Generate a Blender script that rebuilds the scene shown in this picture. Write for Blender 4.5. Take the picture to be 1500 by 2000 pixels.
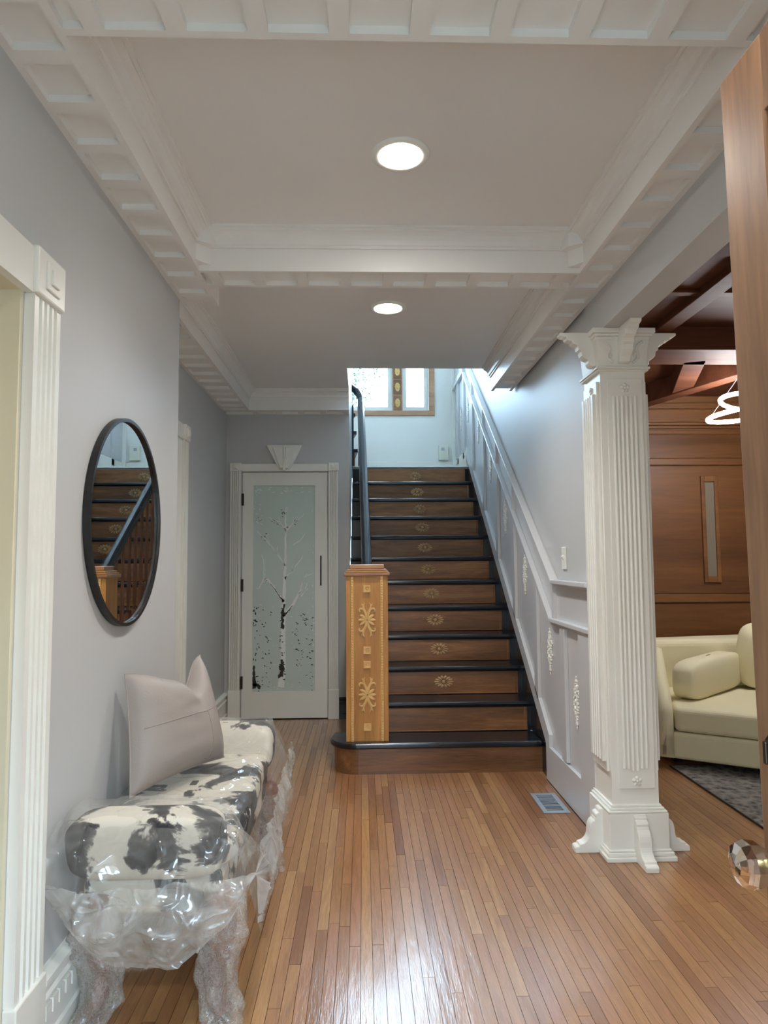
import bpy, math, random
from mathutils import Vector, Matrix
random.seed(7)
for o in list(bpy.data.objects): bpy.data.objects.remove(o, do_unlink=True)
S = bpy.context.scene
COL = S.collection
PI = math.pi

# ------------------------------------------------------------------ camera
CAM_H, FPX = 1.2846, 1345.0
yaw, pitch, roll = math.radians(1.80), math.radians(4.05), math.radians(0.384)
fw = Vector((math.sin(yaw)*math.cos(pitch), math.cos(yaw)*math.cos(pitch), math.sin(pitch)))
r0 = Vector((math.cos(yaw), -math.sin(yaw), 0)); u0 = r0.cross(fw)
rt = math.cos(roll)*r0 - math.sin(roll)*u0
up = math.sin(roll)*r0 + math.cos(roll)*u0
cd = bpy.data.cameras.new('camera'); cam = bpy.data.objects.new('camera', cd); COL.objects.link(cam)
cd.sensor_fit = 'VERTICAL'; cd.sensor_height = 24; cd.sensor_width = 18
cd.lens = FPX/2000*24; cd.clip_start = 0.02; cd.clip_end = 200
m = Matrix((rt, up, -fw)).transposed().to_4x4(); m.translation = (0, 0, CAM_H)
cam.matrix_world = m
S.camera = cam

# ------------------------------------------------------------------ sky, exposure
W = bpy.data.worlds.new('world'); S.world = W; W.use_nodes = True
bg = W.node_tree.nodes['Background']
bg.inputs['Color'].default_value = (0.52, 0.77, 1.0, 1); bg.inputs['Strength'].default_value = 27.0
S.view_settings.view_transform = 'Standard'; S.view_settings.look = 'None'
S.view_settings.gamma = 1; S.view_settings.use_curve_mapping = False
S.view_settings.exposure = 0.30
DOWNLIGHT = 60.0; SPOT = 74.0; RING = 58.0
def portal(name, loc, rot, sx, sy):          # daylight openings (sampling guides, give no light of their own)
    l = bpy.data.lights.new(name, 'AREA'); l.shape = 'RECTANGLE'; l.size = sx; l.size_y = sy
    l.cycles.is_portal = True
    o = bpy.data.objects.new(name, l); COL.objects.link(o); o.location = loc; o.rotation_euler = rot
portal('window_daylight', (0.17, 8.06, 3.92), (-PI/2, 0, 0), 1.3, 1.78)
portal('added_window_daylight', (-.19, 6.2, 4.2), (0, -PI/2, 0), 1.3, 1.5)  # guide for the added stairwell window
portal('doorway_daylight', (0.175, 0.0, 1.03), (PI/2, 0, 0), 0.9, 2.05)

# ------------------------------------------------------------------ constants of the place (metres)
XL, XR = -0.849, 1.100          # hall walls
XB = -1.135                     # left wall of the back hall
YD = 5.744                      # wall with the glazed door
ZS, ZC = 2.505, 2.68            # underside of box beams, ceiling
YF = 0.17                       # inner face of the front wall
RISE, RUN, Y1 = 0.1877, 0.2522, 4.226
ZL = 12*RISE                    # landing
YW = 8.0                        # landing wall
YO = 4.92                       # edge of stairwell opening
YP = 5.6                        # panelled wall of the sitting room
def nose(k): return Y1 + (k-1)*RUN

# ------------------------------------------------------------------ node helpers
def new_mat(name):
    mt = bpy.data.materials.new(name); mt.use_nodes = True
    nt = mt.node_tree; b = nt.nodes['Principled BSDF']
    return mt, nt, b
def N(nt, t, **k):
    n = nt.nodes.new(t)
    for a, v in k.items():
        if a in n.inputs: n.inputs[a].default_value = v
        else: setattr(n, a, v)
    return n
def ramp(nt, fac, stops):
    r = N(nt, 'ShaderNodeValToRGB'); e = r.color_ramp.elements
    while len(e) < len(stops): e.new(0.5)
    for i, (p, c) in enumerate(stops): e[i].position = p; e[i].color = (*c, 1)
    nt.links.new(fac, r.inputs['Fac']); return r
def coords(nt, scale=(1, 1, 1), rnd=True):
    g = N(nt, 'ShaderNodeNewGeometry'); mp = N(nt, 'ShaderNodeMapping'); mp.inputs['Scale'].default_value = scale
    nt.links.new(g.outputs['Position'], mp.inputs['Vector'])
    return mp.outputs['Vector'], g
def bump(nt, b, h, strength=0.2, dist=0.01):
    bp = N(nt, 'ShaderNodeBump'); bp.inputs['Strength'].default_value = strength; bp.inputs['Distance'].default_value = dist
    nt.links.new(h, bp.inputs['Height']); nt.links.new(bp.outputs['Normal'], b.inputs['Normal']); return bp
def paint(name, col, rough=0.5, var=0.03, bscale=60, bstr=0.05, coat=0, spec=0.5):
    mt, nt, b = new_mat(name)
    v, g = coords(nt)
    n = N(nt, 'ShaderNodeTexNoise', Scale=2.0, Detail=4.0); nt.links.new(v, n.inputs['Vector'])
    r = ramp(nt, n.outputs['Fac'], [(0.3, tuple(max(0, c*(1-var)) for c in col)), (0.7, tuple(c*(1+var) for c in col))])
    nt.links.new(r.outputs['Color'], b.inputs['Base Color'])
    b.inputs['Roughness'].default_value = rough; b.inputs['Coat Weight'].default_value = coat
    b.inputs['Specular IOR Level'].default_value = spec
    if bstr:
        n2 = N(nt, 'ShaderNodeTexNoise', Scale=bscale, Detail=3.0); nt.links.new(v, n2.inputs['Vector'])
        bump(nt, b, n2.outputs['Fac'], bstr, 0.004)
    return mt
def wood(name, dark, light, axis='x', rough=0.35, coat=0.0, scale=9.0, var=0.3, bstr=0.08):
    mt, nt, b = new_mat(name)
    st = {'x': (0.09, 1, 1), 'y': (1, 0.09, 1), 'z': (1, 1, 0.09)}[axis]
    v, g = coords(nt, st)
    oi = N(nt, 'ShaderNodeObjectInfo')
    ad = N(nt, 'ShaderNodeVectorMath', operation='ADD')
    rv = N(nt, 'ShaderNodeMath', operation='ADD'); nt.links.new(oi.outputs['Random'], rv.inputs[0]); nt.links.new(g.outputs['Random Per Island'], rv.inputs[1])
    sc = N(nt, 'ShaderNodeMath', operation='MULTIPLY'); sc.inputs[1].default_value = 17.3; nt.links.new(rv.outputs[0], sc.inputs[0])
    nt.links.new(v, ad.inputs[0]); nt.links.new(sc.outputs[0], ad.inputs[1])
    n = N(nt, 'ShaderNodeTexNoise', Scale=scale*1.6, Detail=8.0, Roughness=0.62, Distortion=0.7); nt.links.new(ad.outputs[0], n.inputs['Vector'])
    n2 = N(nt, 'ShaderNodeTexNoise', Scale=scale*14, Detail=4.0, Roughness=0.6); nt.links.new(ad.outputs[0], n2.inputs['Vector'])
    mx = N(nt, 'ShaderNodeMath', operation='MULTIPLY_ADD'); mx.inputs[1].default_value = 0.35; nt.links.new(n2.outputs['Fac'], mx.inputs[0]); nt.links.new(n.outputs['Fac'], mx.inputs[2])
    fr = N(nt, 'ShaderNodeMath', operation='FRACT'); nt.links.new(rv.outputs[0], fr.inputs[0])
    m2 = N(nt, 'ShaderNodeMath', operation='MULTIPLY_ADD'); m2.inputs[1].default_value = var; nt.links.new(fr.outputs[0], m2.inputs[0]); nt.links.new(mx.outputs[0], m2.inputs[2])
    mid = tuple((a+c)/2 for a, c in zip(dark, light))
    r = ramp(nt, m2.outputs[0], [(0.45+var*.2, dark), (0.68+var*.5, mid), (0.9+var*.8 if var < .12 else 1.0, light)])
    nt.links.new(r.outputs['Color'], b.inputs['Base Color'])
    b.inputs['Roughness'].default_value = rough; b.inputs['Coat Weight'].default_value = coat; b.inputs['Coat Roughness'].default_value = 0.15
    bump(nt, b, mx.outputs[0], bstr, 0.004)
    return mt
def emit(name, col, strength):
    mt, nt, b = new_mat(name)
    b.inputs['Base Color'].default_value = (0, 0, 0, 1); b.inputs['Emission Color'].default_value = (*col, 1); b.inputs['Emission Strength'].default_value = strength
    return mt

M = {}
M['wall'] = paint('grey_wall_paint', (0.55, 0.55, 0.545), 0.46, 0.02, 90, 0.06, 0, 0.5)
M['ceil'] = paint('ceiling_paint', (0.82, 0.79, 0.755), 0.4, 0.02, 40, 0.05)
M['trim'] = paint('white_gloss_trim', (0.86, 0.85, 0.785), 0.28, 0.02, 30, 0.05)
M['beam'] = paint('beam_paint', (0.84, 0.815, 0.775), 0.38, 0.02, 25, 0.06)
M['panelwhite'] = paint('wainscot_paint', (0.62, 0.62, 0.63), 0.26, 0.02, 30, 0.05)
M['cream'] = paint('cream_wall', (0.80, 0.74, 0.55), 0.5)
M['black'] = paint('black_gloss_paint', (0.008, 0.0095, 0.014), 0.22, 0.3, 25, 0.12)
M['rail'] = paint('black_rail_paint', (0.016, 0.021, 0.03), 0.2, 0.2, 25, 0.08)
M['blackmetal'] = paint('black_metal', (0.008, 0.008, 0.009), 0.35, 0.1, 60, 0.02)
M['matteblack'] = paint('matte_black_shade', (0.004, 0.004, 0.005), 1.0, 0.1, 60, 0, 0, 0.0)
M['plaster'] = paint('white_plaster', (0.86, 0.845, 0.80), 0.6, 0.02, 60, 0.05)
M['riser'] = wood('stained_riser_wood', (0.085, 0.032, 0.009), (0.38, 0.165, 0.058), 'x', 0.38, 0.1, 9, 0.28)
M['rosette'] = wood('carved_light_wood', (0.36, 0.22, 0.10), (0.60, 0.40, 0.20), 'x', 0.45, 0, 12, 0.1)
M['newel'] = wood('honey_oak', (0.34, 0.135, 0.024), (0.66, 0.33, 0.075), 'z', 0.42, 0.05, 9, 0.12)
M['newel2'] = wood('pale_carving_wood', (0.66, 0.38, 0.12), (0.88, 0.58, 0.25), 'z', 0.4, 0, 14, 0.1)
M['newelcap'] = wood('oak_cap', (0.24, 0.10, 0.035), (0.52, 0.27, 0.10), 'x', 0.35, 0.2, 9, 0.15)
M['baluster'] = wood('red_brown_baluster', (0.12, 0.045, 0.02), (0.30, 0.13, 0.06), 'z', 0.3, 0.2, 10, 0.2)
M['panel'] = wood('mahogany_panel', (0.105, 0.036, 0.008), (0.235, 0.092, 0.023), 'x', 0.5, 0.0, 3.0, 0.1)
M['coffer'] = wood('dark_coffer_wood', (0.06, 0.018, 0.008), (0.14, 0.048, 0.022), 'x', 0.6, 0.0, 4.0, 0.1)
M['coffer'].node_tree.nodes['Principled BSDF'].inputs['Specular IOR Level'].default_value = 0.2
M['doorwood'] = wood('worn_door_wood', (0.06, 0.028, 0.014), (0.30, 0.155, 0.075), 'z', 0.38, 0.1, 5.0, 0.1)
M['winwood'] = wood('window_oak', (0.30, 0.14, 0.07), (0.55, 0.32, 0.18), 'x', 0.4, 0.1, 9, 0.12)
M['sofa'] = paint('cream_upholstery', (0.74, 0.67, 0.44), 0.75, 0.03, 260, 0.25)
M['pillow'] = paint('pale_pink_leatherette', (0.335, 0.29, 0.265), 0.55, 0.03, 180, 0.15)
M['dark'] = paint('dark_subfloor', (0.03, 0.018, 0.01), 0.8)
M['steel'] = paint('grey_vent_metal', (0.42, 0.45, 0.50), 0.35, 0.03, 60, 0.03); M['steel'].node_tree.nodes['Principled BSDF'].inputs['Metallic'].default_value = 0.5
M['brass'] = paint('aged_brass', (0.45, 0.33, 0.13), 0.3); M['brass'].node_tree.nodes['Principled BSDF'].inputs['Metallic'].default_value = 1
M['bronze'] = paint('dark_bronze', (0.045, 0.032, 0.024), 0.3); M['bronze'].node_tree.nodes['Principled BSDF'].inputs['Metallic'].default_value = 0.8
M['plasticwhite'] = paint('white_plastic', (0.80, 0.80, 0.76), 0.35, 0.01, 60, 0)
M['ground'] = paint('porch_concrete', (0.16, 0.145, 0.12), 0.8)
M['brick'] = paint('sky_block_brick', (0.24, 0.16, 0.12), 0.8)
M['leaf'] = paint('leaf_green', (0.012, 0.030, 0.009), 0.5, 0.3)
M['bark'] = paint('tree_bark', (0.14, 0.10, 0.07), 0.8, 0.2)
M['lens'] = emit('downlight_lens', (1.0, 0.96, 0.90), DOWNLIGHT)
M['ring'] = emit('led_ring', (0.95, 0.97, 1.0), RING)
M['warmwhite'] = emit('fill_lamp_glow', (1.0, 0.93, 0.80), 14.0)
M['warm'] = emit('warm_lamp', (1.0, 0.80, 0.48), 14.0)

# oak strip floor
mt, nt, b = new_mat('oak_strip_floor')
g = N(nt, 'ShaderNodeNewGeometry'); oi = N(nt, 'ShaderNodeObjectInfo')
rv = N(nt, 'ShaderNodeMath', operation='ADD'); nt.links.new(oi.outputs['Random'], rv.inputs[0]); nt.links.new(g.outputs['Random Per Island'], rv.inputs[1])
fr = N(nt, 'ShaderNodeMath', operation='FRACT'); nt.links.new(rv.outputs[0], fr.inputs[0])
off = N(nt, 'ShaderNodeMath', operation='MULTIPLY'); off.inputs[1].default_value = 31.7; nt.links.new(fr.outputs[0], off.inputs[0])
mp = N(nt, 'ShaderNodeMapping'); mp.inputs['Scale'].default_value = (1, 0.07, 1); nt.links.new(g.outputs['Position'], mp.inputs['Vector'])
ad = N(nt, 'ShaderNodeVectorMath', operation='ADD'); nt.links.new(mp.outputs[0], ad.inputs[0]); nt.links.new(off.outputs[0], ad.inputs[1])
n1 = N(nt, 'ShaderNodeTexNoise', Scale=38.0, Detail=8.0, Roughness=0.65, Distortion=1.2); nt.links.new(ad.outputs[0], n1.inputs['Vector'])
n2 = N(nt, 'ShaderNodeTexNoise', Scale=260.0, Detail=3.0); nt.links.new(ad.outputs[0], n2.inputs['Vector'])
base = ramp(nt, fr.outputs[0], [(0.0, (0.25, 0.105, 0.042)), (0.15, (0.345, 0.165, 0.068)), (0.5, (0.40, 0.20, 0.08)), (0.75, (0.36, 0.165, 0.08)), (0.92, (0.43, 0.225, 0.09)), (1.0, (0.47, 0.26, 0.115))])
gr = ramp(nt, n1.outputs['Fac'], [(0.3, (0.62, 0.56, 0.5)), (0.55, (1, 1, 1)), (0.75, (1.12, 1.12, 1.1))])
gr2 = ramp(nt, n2.outputs['Fac'], [(0.35, (0.8, 0.76, 0.72)), (0.55, (1, 1, 1))])
m1 = N(nt, 'ShaderNodeMix', data_type='RGBA', blend_type='MULTIPLY'); m1.inputs[0].default_value = 0.75
nt.links.new(base.outputs[0], m1.inputs[6]); nt.links.new(gr.outputs[0], m1.inputs[7])
m2 = N(nt, 'ShaderNodeMix', data_type='RGBA', blend_type='MULTIPLY'); m2.inputs[0].default_value = 0.6
nt.links.new(m1.outputs[2], m2.inputs[6]); nt.links.new(gr2.outputs[0], m2.inputs[7])
nt.links.new(m2.outputs[2], b.inputs['Base Color'])
b.inputs['Roughness'].default_value = 0.30; b.inputs['Coat Weight'].default_value = 0.6; b.inputs['Coat Roughness'].default_value = 0.13
nb = N(nt, 'ShaderNodeTexNoise', Scale=9.0, Detail=5.0, Roughness=0.6); mpb = N(nt, 'ShaderNodeMapping'); mpb.inputs['Scale'].default_value = (3, 0.6, 1)
nt.links.new(g.outputs['Position'], mpb.inputs['Vector']); nt.links.new(mpb.outputs[0], nb.inputs['Vector'])
sm = N(nt, 'ShaderNodeMath', operation='MULTIPLY_ADD'); sm.inputs[1].default_value = 0.25; nt.links.new(n2.outputs['Fac'], sm.inputs[0]); nt.links.new(nb.outputs['Fac'], sm.inputs[2])
bp = bump(nt, b, sm.outputs[0], 0.22, 0.006); nt.links.new(bp.outputs['Normal'], b.inputs['Coat Normal'])
M['floor'] = mt

# cowhide print
mt, nt, b = new_mat('cowhide_print')
v, g = coords(nt)
n1 = N(nt, 'ShaderNodeTexNoise', Scale=6.5, Detail=5.0, Roughness=0.55, Distortion=0.5); nt.links.new(v, n1.inputs['Vector'])
r = ramp(nt, n1.outputs['Fac'], [(0.495, (0.66, 0.61, 0.51)), (0.52, (0.10, 0.085, 0.08)), (0.555, (0.022, 0.020, 0.022))])
nt.links.new(r.outputs['Color'], b.inputs['Base Color']); b.inputs['Roughness'].default_value = 0.75
M['cow'] = mt
# rug
mt, nt, b = new_mat('faded_grey_rug')
v, g = coords(nt)
n1 = N(nt, 'ShaderNodeTexVoronoi', Scale=24.0); nt.links.new(v, n1.inputs['Vector'])
n2 = N(nt, 'ShaderNodeTexNoise', Scale=38.0, Detail=8.0, Roughness=0.75); nt.links.new(v, n2.inputs['Vector'])
mx = N(nt, 'ShaderNodeMath', operation='MULTIPLY_ADD'); mx.inputs[1].default_value = 0.5; nt.links.new(n1.outputs['Distance'], mx.inputs[0]); nt.links.new(n2.outputs['Fac'], mx.inputs[2])
r = ramp(nt, mx.outputs[0], [(0.5, (0.03, 0.028, 0.028)), (0.66, (0.13, 0.12, 0.11)), (0.92, (0.26, 0.235, 0.20))])
nt.links.new(r.outputs['Color'], b.inputs['Base Color']); b.inputs['Roughness'].default_value = 0.95
M['rug'] = mt
M['tanglass'] = paint('smoky_tan_glass', (0.22, 0.18, 0.13), 0.2)
# mirror, glass, frosted pane, film, bubble wrap
mt, nt, b = new_mat('mirror_glass'); b.inputs['Metallic'].default_value = 1; b.inputs['Roughness'].default_value = 0.0; b.inputs['Base Color'].default_value = (0.86, 0.87, 0.87, 1); M['mirror'] = mt
mt, nt, b = new_mat('crystal_glass'); b.inputs['Transmission Weight'].default_value = 1; b.inputs['Roughness'].default_value = 0.0; b.inputs['IOR'].default_value = 1.5; b.inputs['Base Color'].default_value = (0.98, 0.97, 0.97, 1); M['crystal'] = mt
mt, nt, b = new_mat('window_pane')
tr = N(nt, 'ShaderNodeBsdfTransparent'); gl = N(nt, 'ShaderNodeBsdfGlossy'); gl.inputs['Roughness'].default_value = 0.02
fz = N(nt, 'ShaderNodeFresnel'); fz.inputs['IOR'].default_value = 1.4; mxs = N(nt, 'ShaderNodeMixShader')
nt.links.new(fz.outputs[0], mxs.inputs[0]); nt.links.new(tr.outputs[0], mxs.inputs[1]); nt.links.new(gl.outputs[0], mxs.inputs[2])
nt.links.new(mxs.outputs[0], nt.nodes['Material Output'].inputs['Surface']); M['pane'] = mt
M['frost'] = paint('frosted_green_glass', (0.60, 0.70, 0.645), 0.32, 0.05, 120, 0.05)
M['creamplastic'] = paint('cream_plastic', (0.80, 0.78, 0.66), 0.35, 0.01, 60, 0)
M['etch'] = paint('clear_etched_white', (0.88, 0.90, 0.87), 0.5, 0.05, 60, 0)
M['etchdark'] = paint('etched_dark_bark', (0.035, 0.036, 0.033), 0.5, 0.3, 60, 0)
def film(name, opac, tint, bscale, bstr, grough, lo=.5, hi=1.5):
    mt, nt, b = new_mat(name)
    v, g = coords(nt)
    n = N(nt, 'ShaderNodeTexNoise', Scale=bscale, Detail=4.0, Roughness=0.55, Distortion=1.6); nt.links.new(v, n.inputs['Vector'])
    bp = N(nt, 'ShaderNodeBump'); bp.inputs['Strength'].default_value = bstr; bp.inputs['Distance'].default_value = 0.02
    nr = N(nt, 'ShaderNodeTexNoise', Scale=bscale*.8, Detail=2.0, Roughness=0.5, Distortion=0.8); nr.noise_type = 'RIDGED_MULTIFRACTAL'; nt.links.new(v, nr.inputs['Vector'])
    nt.links.new(nr.outputs['Fac'], bp.inputs['Height'])
    tr = N(nt, 'ShaderNodeBsdfTransparent'); di = N(nt, 'ShaderNodeBsdfDiffuse'); tl = N(nt, 'ShaderNodeBsdfTranslucent'); gl = N(nt, 'ShaderNodeBsdfGlossy')
    for q in (di, tl): q.inputs['Color'].default_value = (*tint, 1)
    gl.inputs['Roughness'].default_value = grough
    for q in (di, tl, gl): nt.links.new(bp.outputs[0], q.inputs['Normal'])
    a1 = N(nt, 'ShaderNodeMixShader'); a1.inputs[0].default_value = 0.4; nt.links.new(di.outputs[0], a1.inputs[1]); nt.links.new(tl.outputs[0], a1.inputs[2])
    a2 = N(nt, 'ShaderNodeMixShader'); rr = ramp(nt, n.outputs['Fac'], [(0.35, (opac*lo,)*3), (0.7, (min(1, opac*hi),)*3)]); nt.links.new(rr.outputs[0], a2.inputs[0])
    nt.links.new(tr.outputs[0], a2.inputs[1]); nt.links.new(a1.outputs[0], a2.inputs[2])
    lw = N(nt, 'ShaderNodeLayerWeight'); lw.inputs['Blend'].default_value = 0.5
    pw5 = N(nt, 'ShaderNodeMath', operation='POWER'); pw5.inputs[1].default_value = 4.0; nt.links.new(lw.outputs['Facing'], pw5.inputs[0])
    fz = N(nt, 'ShaderNodeMath', operation='MULTIPLY_ADD'); fz.inputs[1].default_value = 0.35; fz.inputs[2].default_value = 0.06; nt.links.new(pw5.outputs[0], fz.inputs[0])
    a3 = N(nt, 'ShaderNodeMixShader'); nt.links.new(fz.outputs[0], a3.inputs[0]); nt.links.new(a2.outputs[0], a3.inputs[1]); nt.links.new(gl.outputs[0], a3.inputs[2])
    nt.links.new(a3.outputs[0], nt.nodes['Material Output'].inputs['Surface'])
    return mt
M['film'] = film('clear_plastic_film', 0.12, (0.90, 0.91, 0.88), 12.0, 0.42, 0.07)
M['film2'] = film('cloudy_plastic_film', 0.38, (0.88, 0.88, 0.84), 10.0, 0.50, 0.09, .7, 1.35)
M['wrap'] = film('bubble_wrap', 0.36, (0.80, 0.78, 0.72), 120.0, 0.25, 0.22, .6, 1.4)
M['legwood'] = wood('bench_leg_wood', (0.10, 0.035, 0.02), (0.26, 0.11, 0.07), 'z', 0.4, 0, 10, 0.1)

# ------------------------------------------------------------------ mesh helpers (all coordinates in world metres)
WL = {}
class MB:
    def __init__(s): s.v = []; s.f = []
    def add(s, vs, fs):
        k = len(s.v); s.v += [tuple(p) for p in vs]; s.f += [tuple(i+k for i in f) for f in fs]; return s
    def box(s, x0, x1, y0, y1, z0, z1):
        return s.add([(x0, y0, z0), (x1, y0, z0), (x1, y1, z0), (x0, y1, z0), (x0, y0, z1), (x1, y0, z1), (x1, y1, z1), (x0, y1, z1)],
                     [(0, 3, 2, 1), (4, 5, 6, 7), (0, 1, 5, 4), (1, 2, 6, 5), (2, 3, 7, 6), (3, 0, 4, 7)])
    def prism(s, poly, axis, a0, a1):
        def P(p, a): return {'x': (a, p[0], p[1]), 'y': (p[0], a, p[1]), 'z': (p[0], p[1], a)}[axis]
        n = len(poly); ar = sum(poly[i][0]*poly[(i+1) % n][1]-poly[(i+1) % n][0]*poly[i][1] for i in range(n))
        flip = (ar < 0) ^ (axis == 'y') ^ (a1 < a0)
        vs = [P(p, a0) for p in poly]+[P(p, a1) for p in poly]
        fs = [tuple(range(n))[::-1], tuple(range(n, 2*n))]+[(i, (i+1) % n, n+(i+1) % n, n+i) for i in range(n)]
        if flip: fs = [f[::-1] for f in fs]
        return s.add(vs, fs)
    def ngon(s, pts): return s.add(pts, [tuple(range(len(pts)))])
    def grid(s, fn, nu, nv, wrap_u=False):
        vs = [fn(i/(nu if wrap_u else nu-1), j/(nv-1)) for j in range(nv) for i in range(nu)]
        fs = [(j*nu+i, j*nu+(i+1) % nu, (j+1)*nu+(i+1) % nu, (j+1)*nu+i) for j in range(nv-1) for i in range(nu if wrap_u else nu-1)]
        return s.add(vs, fs)
    def tube(s, pts, rad, n=8, caps=True, flat=None):
        pts = [Vector(p) for p in pts]; k = len(pts); rads = rad if isinstance(rad, (list, tuple)) else [rad]*k
        vs = []; ref = None
        for i, p in enumerate(pts):
            t = (pts[min(i+1, k-1)]-pts[max(i-1, 0)]).normalized()
            if ref is None: ref = Vector((0, 0, 1)) if abs(t.z) < 0.9 else Vector((1, 0, 0))
            a = (ref - t*ref.dot(t)).normalized(); ref = a; c = t.cross(a)
            for j in range(n):
                th = 2*PI*j/n; q = p + rads[i]*(math.cos(th)*a+math.sin(th)*c)
                if flat: q = Vector(tuple(p[e]+(q[e]-p[e])*flat[e] for e in range(3)))
                vs.append(q)
        fs = [(i*n+j, i*n+(j+1) % n, (i+1)*n+(j+1) % n, (i+1)*n+j) for i in range(k-1) for j in range(n)]
        if caps: fs += [tuple(range(n))[::-1], tuple(range((k-1)*n, k*n))]
        return s.add(vs, fs)
    def lathe(s, prof, c, n=24, axis='z', cap=True):
        vs = []
        for r, h in prof:
            for j in range(n):
                th = 2*PI*j/n; a, d = r*math.cos(th), r*math.sin(th)
                vs.append({'z': (c[0]+a, c[1]+d, c[2]+h), 'x': (c[0]+h, c[1]+a, c[2]+d), 'y': (c[0]+d, c[1]+h, c[2]+a)}[axis])
        k = len(prof)
        fs = [(i*n+j, i*n+(j+1) % n, (i+1)*n+(j+1) % n, (i+1)*n+j) for i in range(k-1) for j in range(n)]
        if cap: fs += [tuple(range(n))[::-1], tuple(range((k-1)*n, k*n))]
        return s.add(vs, fs)
    def ball(s, c, r, n=10, mm=6):
        return s.grid(lambda u, v: (c[0]+r[0]*math.sin(PI*(0.02+0.96*v))*math.cos(2*PI*u), c[1]+r[1]*math.sin(PI*(0.02+0.96*v))*math.sin(2*PI*u), c[2]-r[2]*math.cos(PI*(0.02+0.96*v))), n, mm, True)
    def mesh(s, name, origin):
        me = bpy.data.meshes.new(name)
        me.from_pydata([(x-origin[0], y-origin[1], z-origin[2]) for x, y, z in s.v], [], s.f); me.update(); return me
    def build(s, name, mat, parent=None, smooth=False, bevel=0.0, origin=None, seg=2):
        if origin is None:
            xs, ys, zs = zip(*s.v); origin = ((min(xs)+max(xs))/2, (min(ys)+max(ys))/2, min(zs))
        me = s.mesh(name, origin)
        me.materials.append(M[mat] if isinstance(mat, str) else mat)
        if smooth:
            for p in me.polygons: p.use_smooth = True
        o = bpy.data.objects.new(name, me); COL.objects.link(o)
        WL[o] = Vector(origin)
        if parent is not None: o.parent = parent; o.location = Vector(origin)-WL[parent]
        else: o.location = origin
        if bevel:
            bm = o.modifiers.new('bevel', 'BEVEL'); bm.width = bevel; bm.segments = seg; bm.limit_method = 'ANGLE'; bm.angle_limit = 0.7
            if seg > 1 and not smooth:
                pass
        return o
def subsurf(o, n=2):
    q = o.modifiers.new('subsurf', 'SUBSURF'); q.levels = n; q.render_levels = n; return o
def put(me, name, loc, parent, rot=None, scale=None):           # another piece sharing its mesh
    o = bpy.data.objects.new(name, me); COL.objects.link(o); o.parent = parent; o.location = Vector(loc)-WL[parent]
    WL[o] = Vector(loc)
    if rot: o.rotation_euler = rot
    if scale: o.scale = scale
    return o
def empty(name, loc):
    o = bpy.data.objects.new(name, None); o.empty_display_size = 0.1; COL.objects.link(o); o.location = loc; WL[o] = Vector(loc); return o
def tag(o, label, cat, group=None):
    o['label'] = label; o['category'] = cat
    if group: o['group'] = group
    return o
def struct(o, label, cat): tag(o, label, cat); o['kind'] = 'structure'; return o
def box(*a): return MB().box(*a)
def boxmesh(name, sx, sy, sz, mat):
    me = box(-sx/2, sx/2, -sy/2, sy/2, 0, sz).mesh(name, (0, 0, 0)); me.materials.append(M[mat]); return me

# ================================================================== THE SETTING
def proj(p):
    d = Vector(p)-Vector((0, 0, CAM_H)); z = d.dot(fw)
    if z < 0.05: return None
    return (750+FPX*d.dot(rt)/z, 1000-FPX*d.dot(up)/z, z)
# floor of oak strips
fl = struct(box(-2.7, 5.0, 0.02, 5.86, -0.12, -0.0135).build('floor', 'dark'), 'narrow strip oak floor running from hall into sitting room', 'floor')
PWID = 0.0383; planks = []
for i in range(-40, 106):
    x0 = XR - 0.001 + (i-34)*PWID
    y = 0.175 + random.random()*0.5 - 0.5
    while y < 5.75:
        L = random.choice([0.35, 0.5, 0.7, 0.9, 1.1, 1.35])*random.uniform(0.85, 1.15)
        a, e = max(y, 0.175), min(y+L, 5.74 if x0 < 1.0 else 5.59)
        y += L
        if e-a < 0.05 or x0 < -1.6 or x0 > 3.6: continue
        xc, yc = x0+PWID/2, (a+e)/2
        if x0 > -0.12 and x0 < 1.05 and a > 4.35: continue
        area = 0
        for q in range(3):
            pr = proj((xc, a+(e-a)*(q+0.5)/3, 0))
            if pr and -20 < pr[0] < 1520 and pr[1] < 2020: area += 1/pr[2]**3*(e-a)
        if 1.09 < xc and yc > 3.1 and xc < 1.2: area = 0
        planks.append((area, x0, a, e))
planks.sort(reverse=True)
rest = MB(); G = 0.0007
for k, (ar, x0, a, e) in enumerate(planks):
    dz = random.uniform(-0.0004, 0.0004)
    bx = box(x0+G, x0+PWID-G, a+G, e-G, -0.013, dz)
    if k < 300 and ar > 0: bx.build('plank', 'floor', fl)
    else: rest.add(bx.v, bx.f)
ro = rest.build('planks_beyond', 'floor', fl); ro['kind'] = 'stuff'

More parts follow.
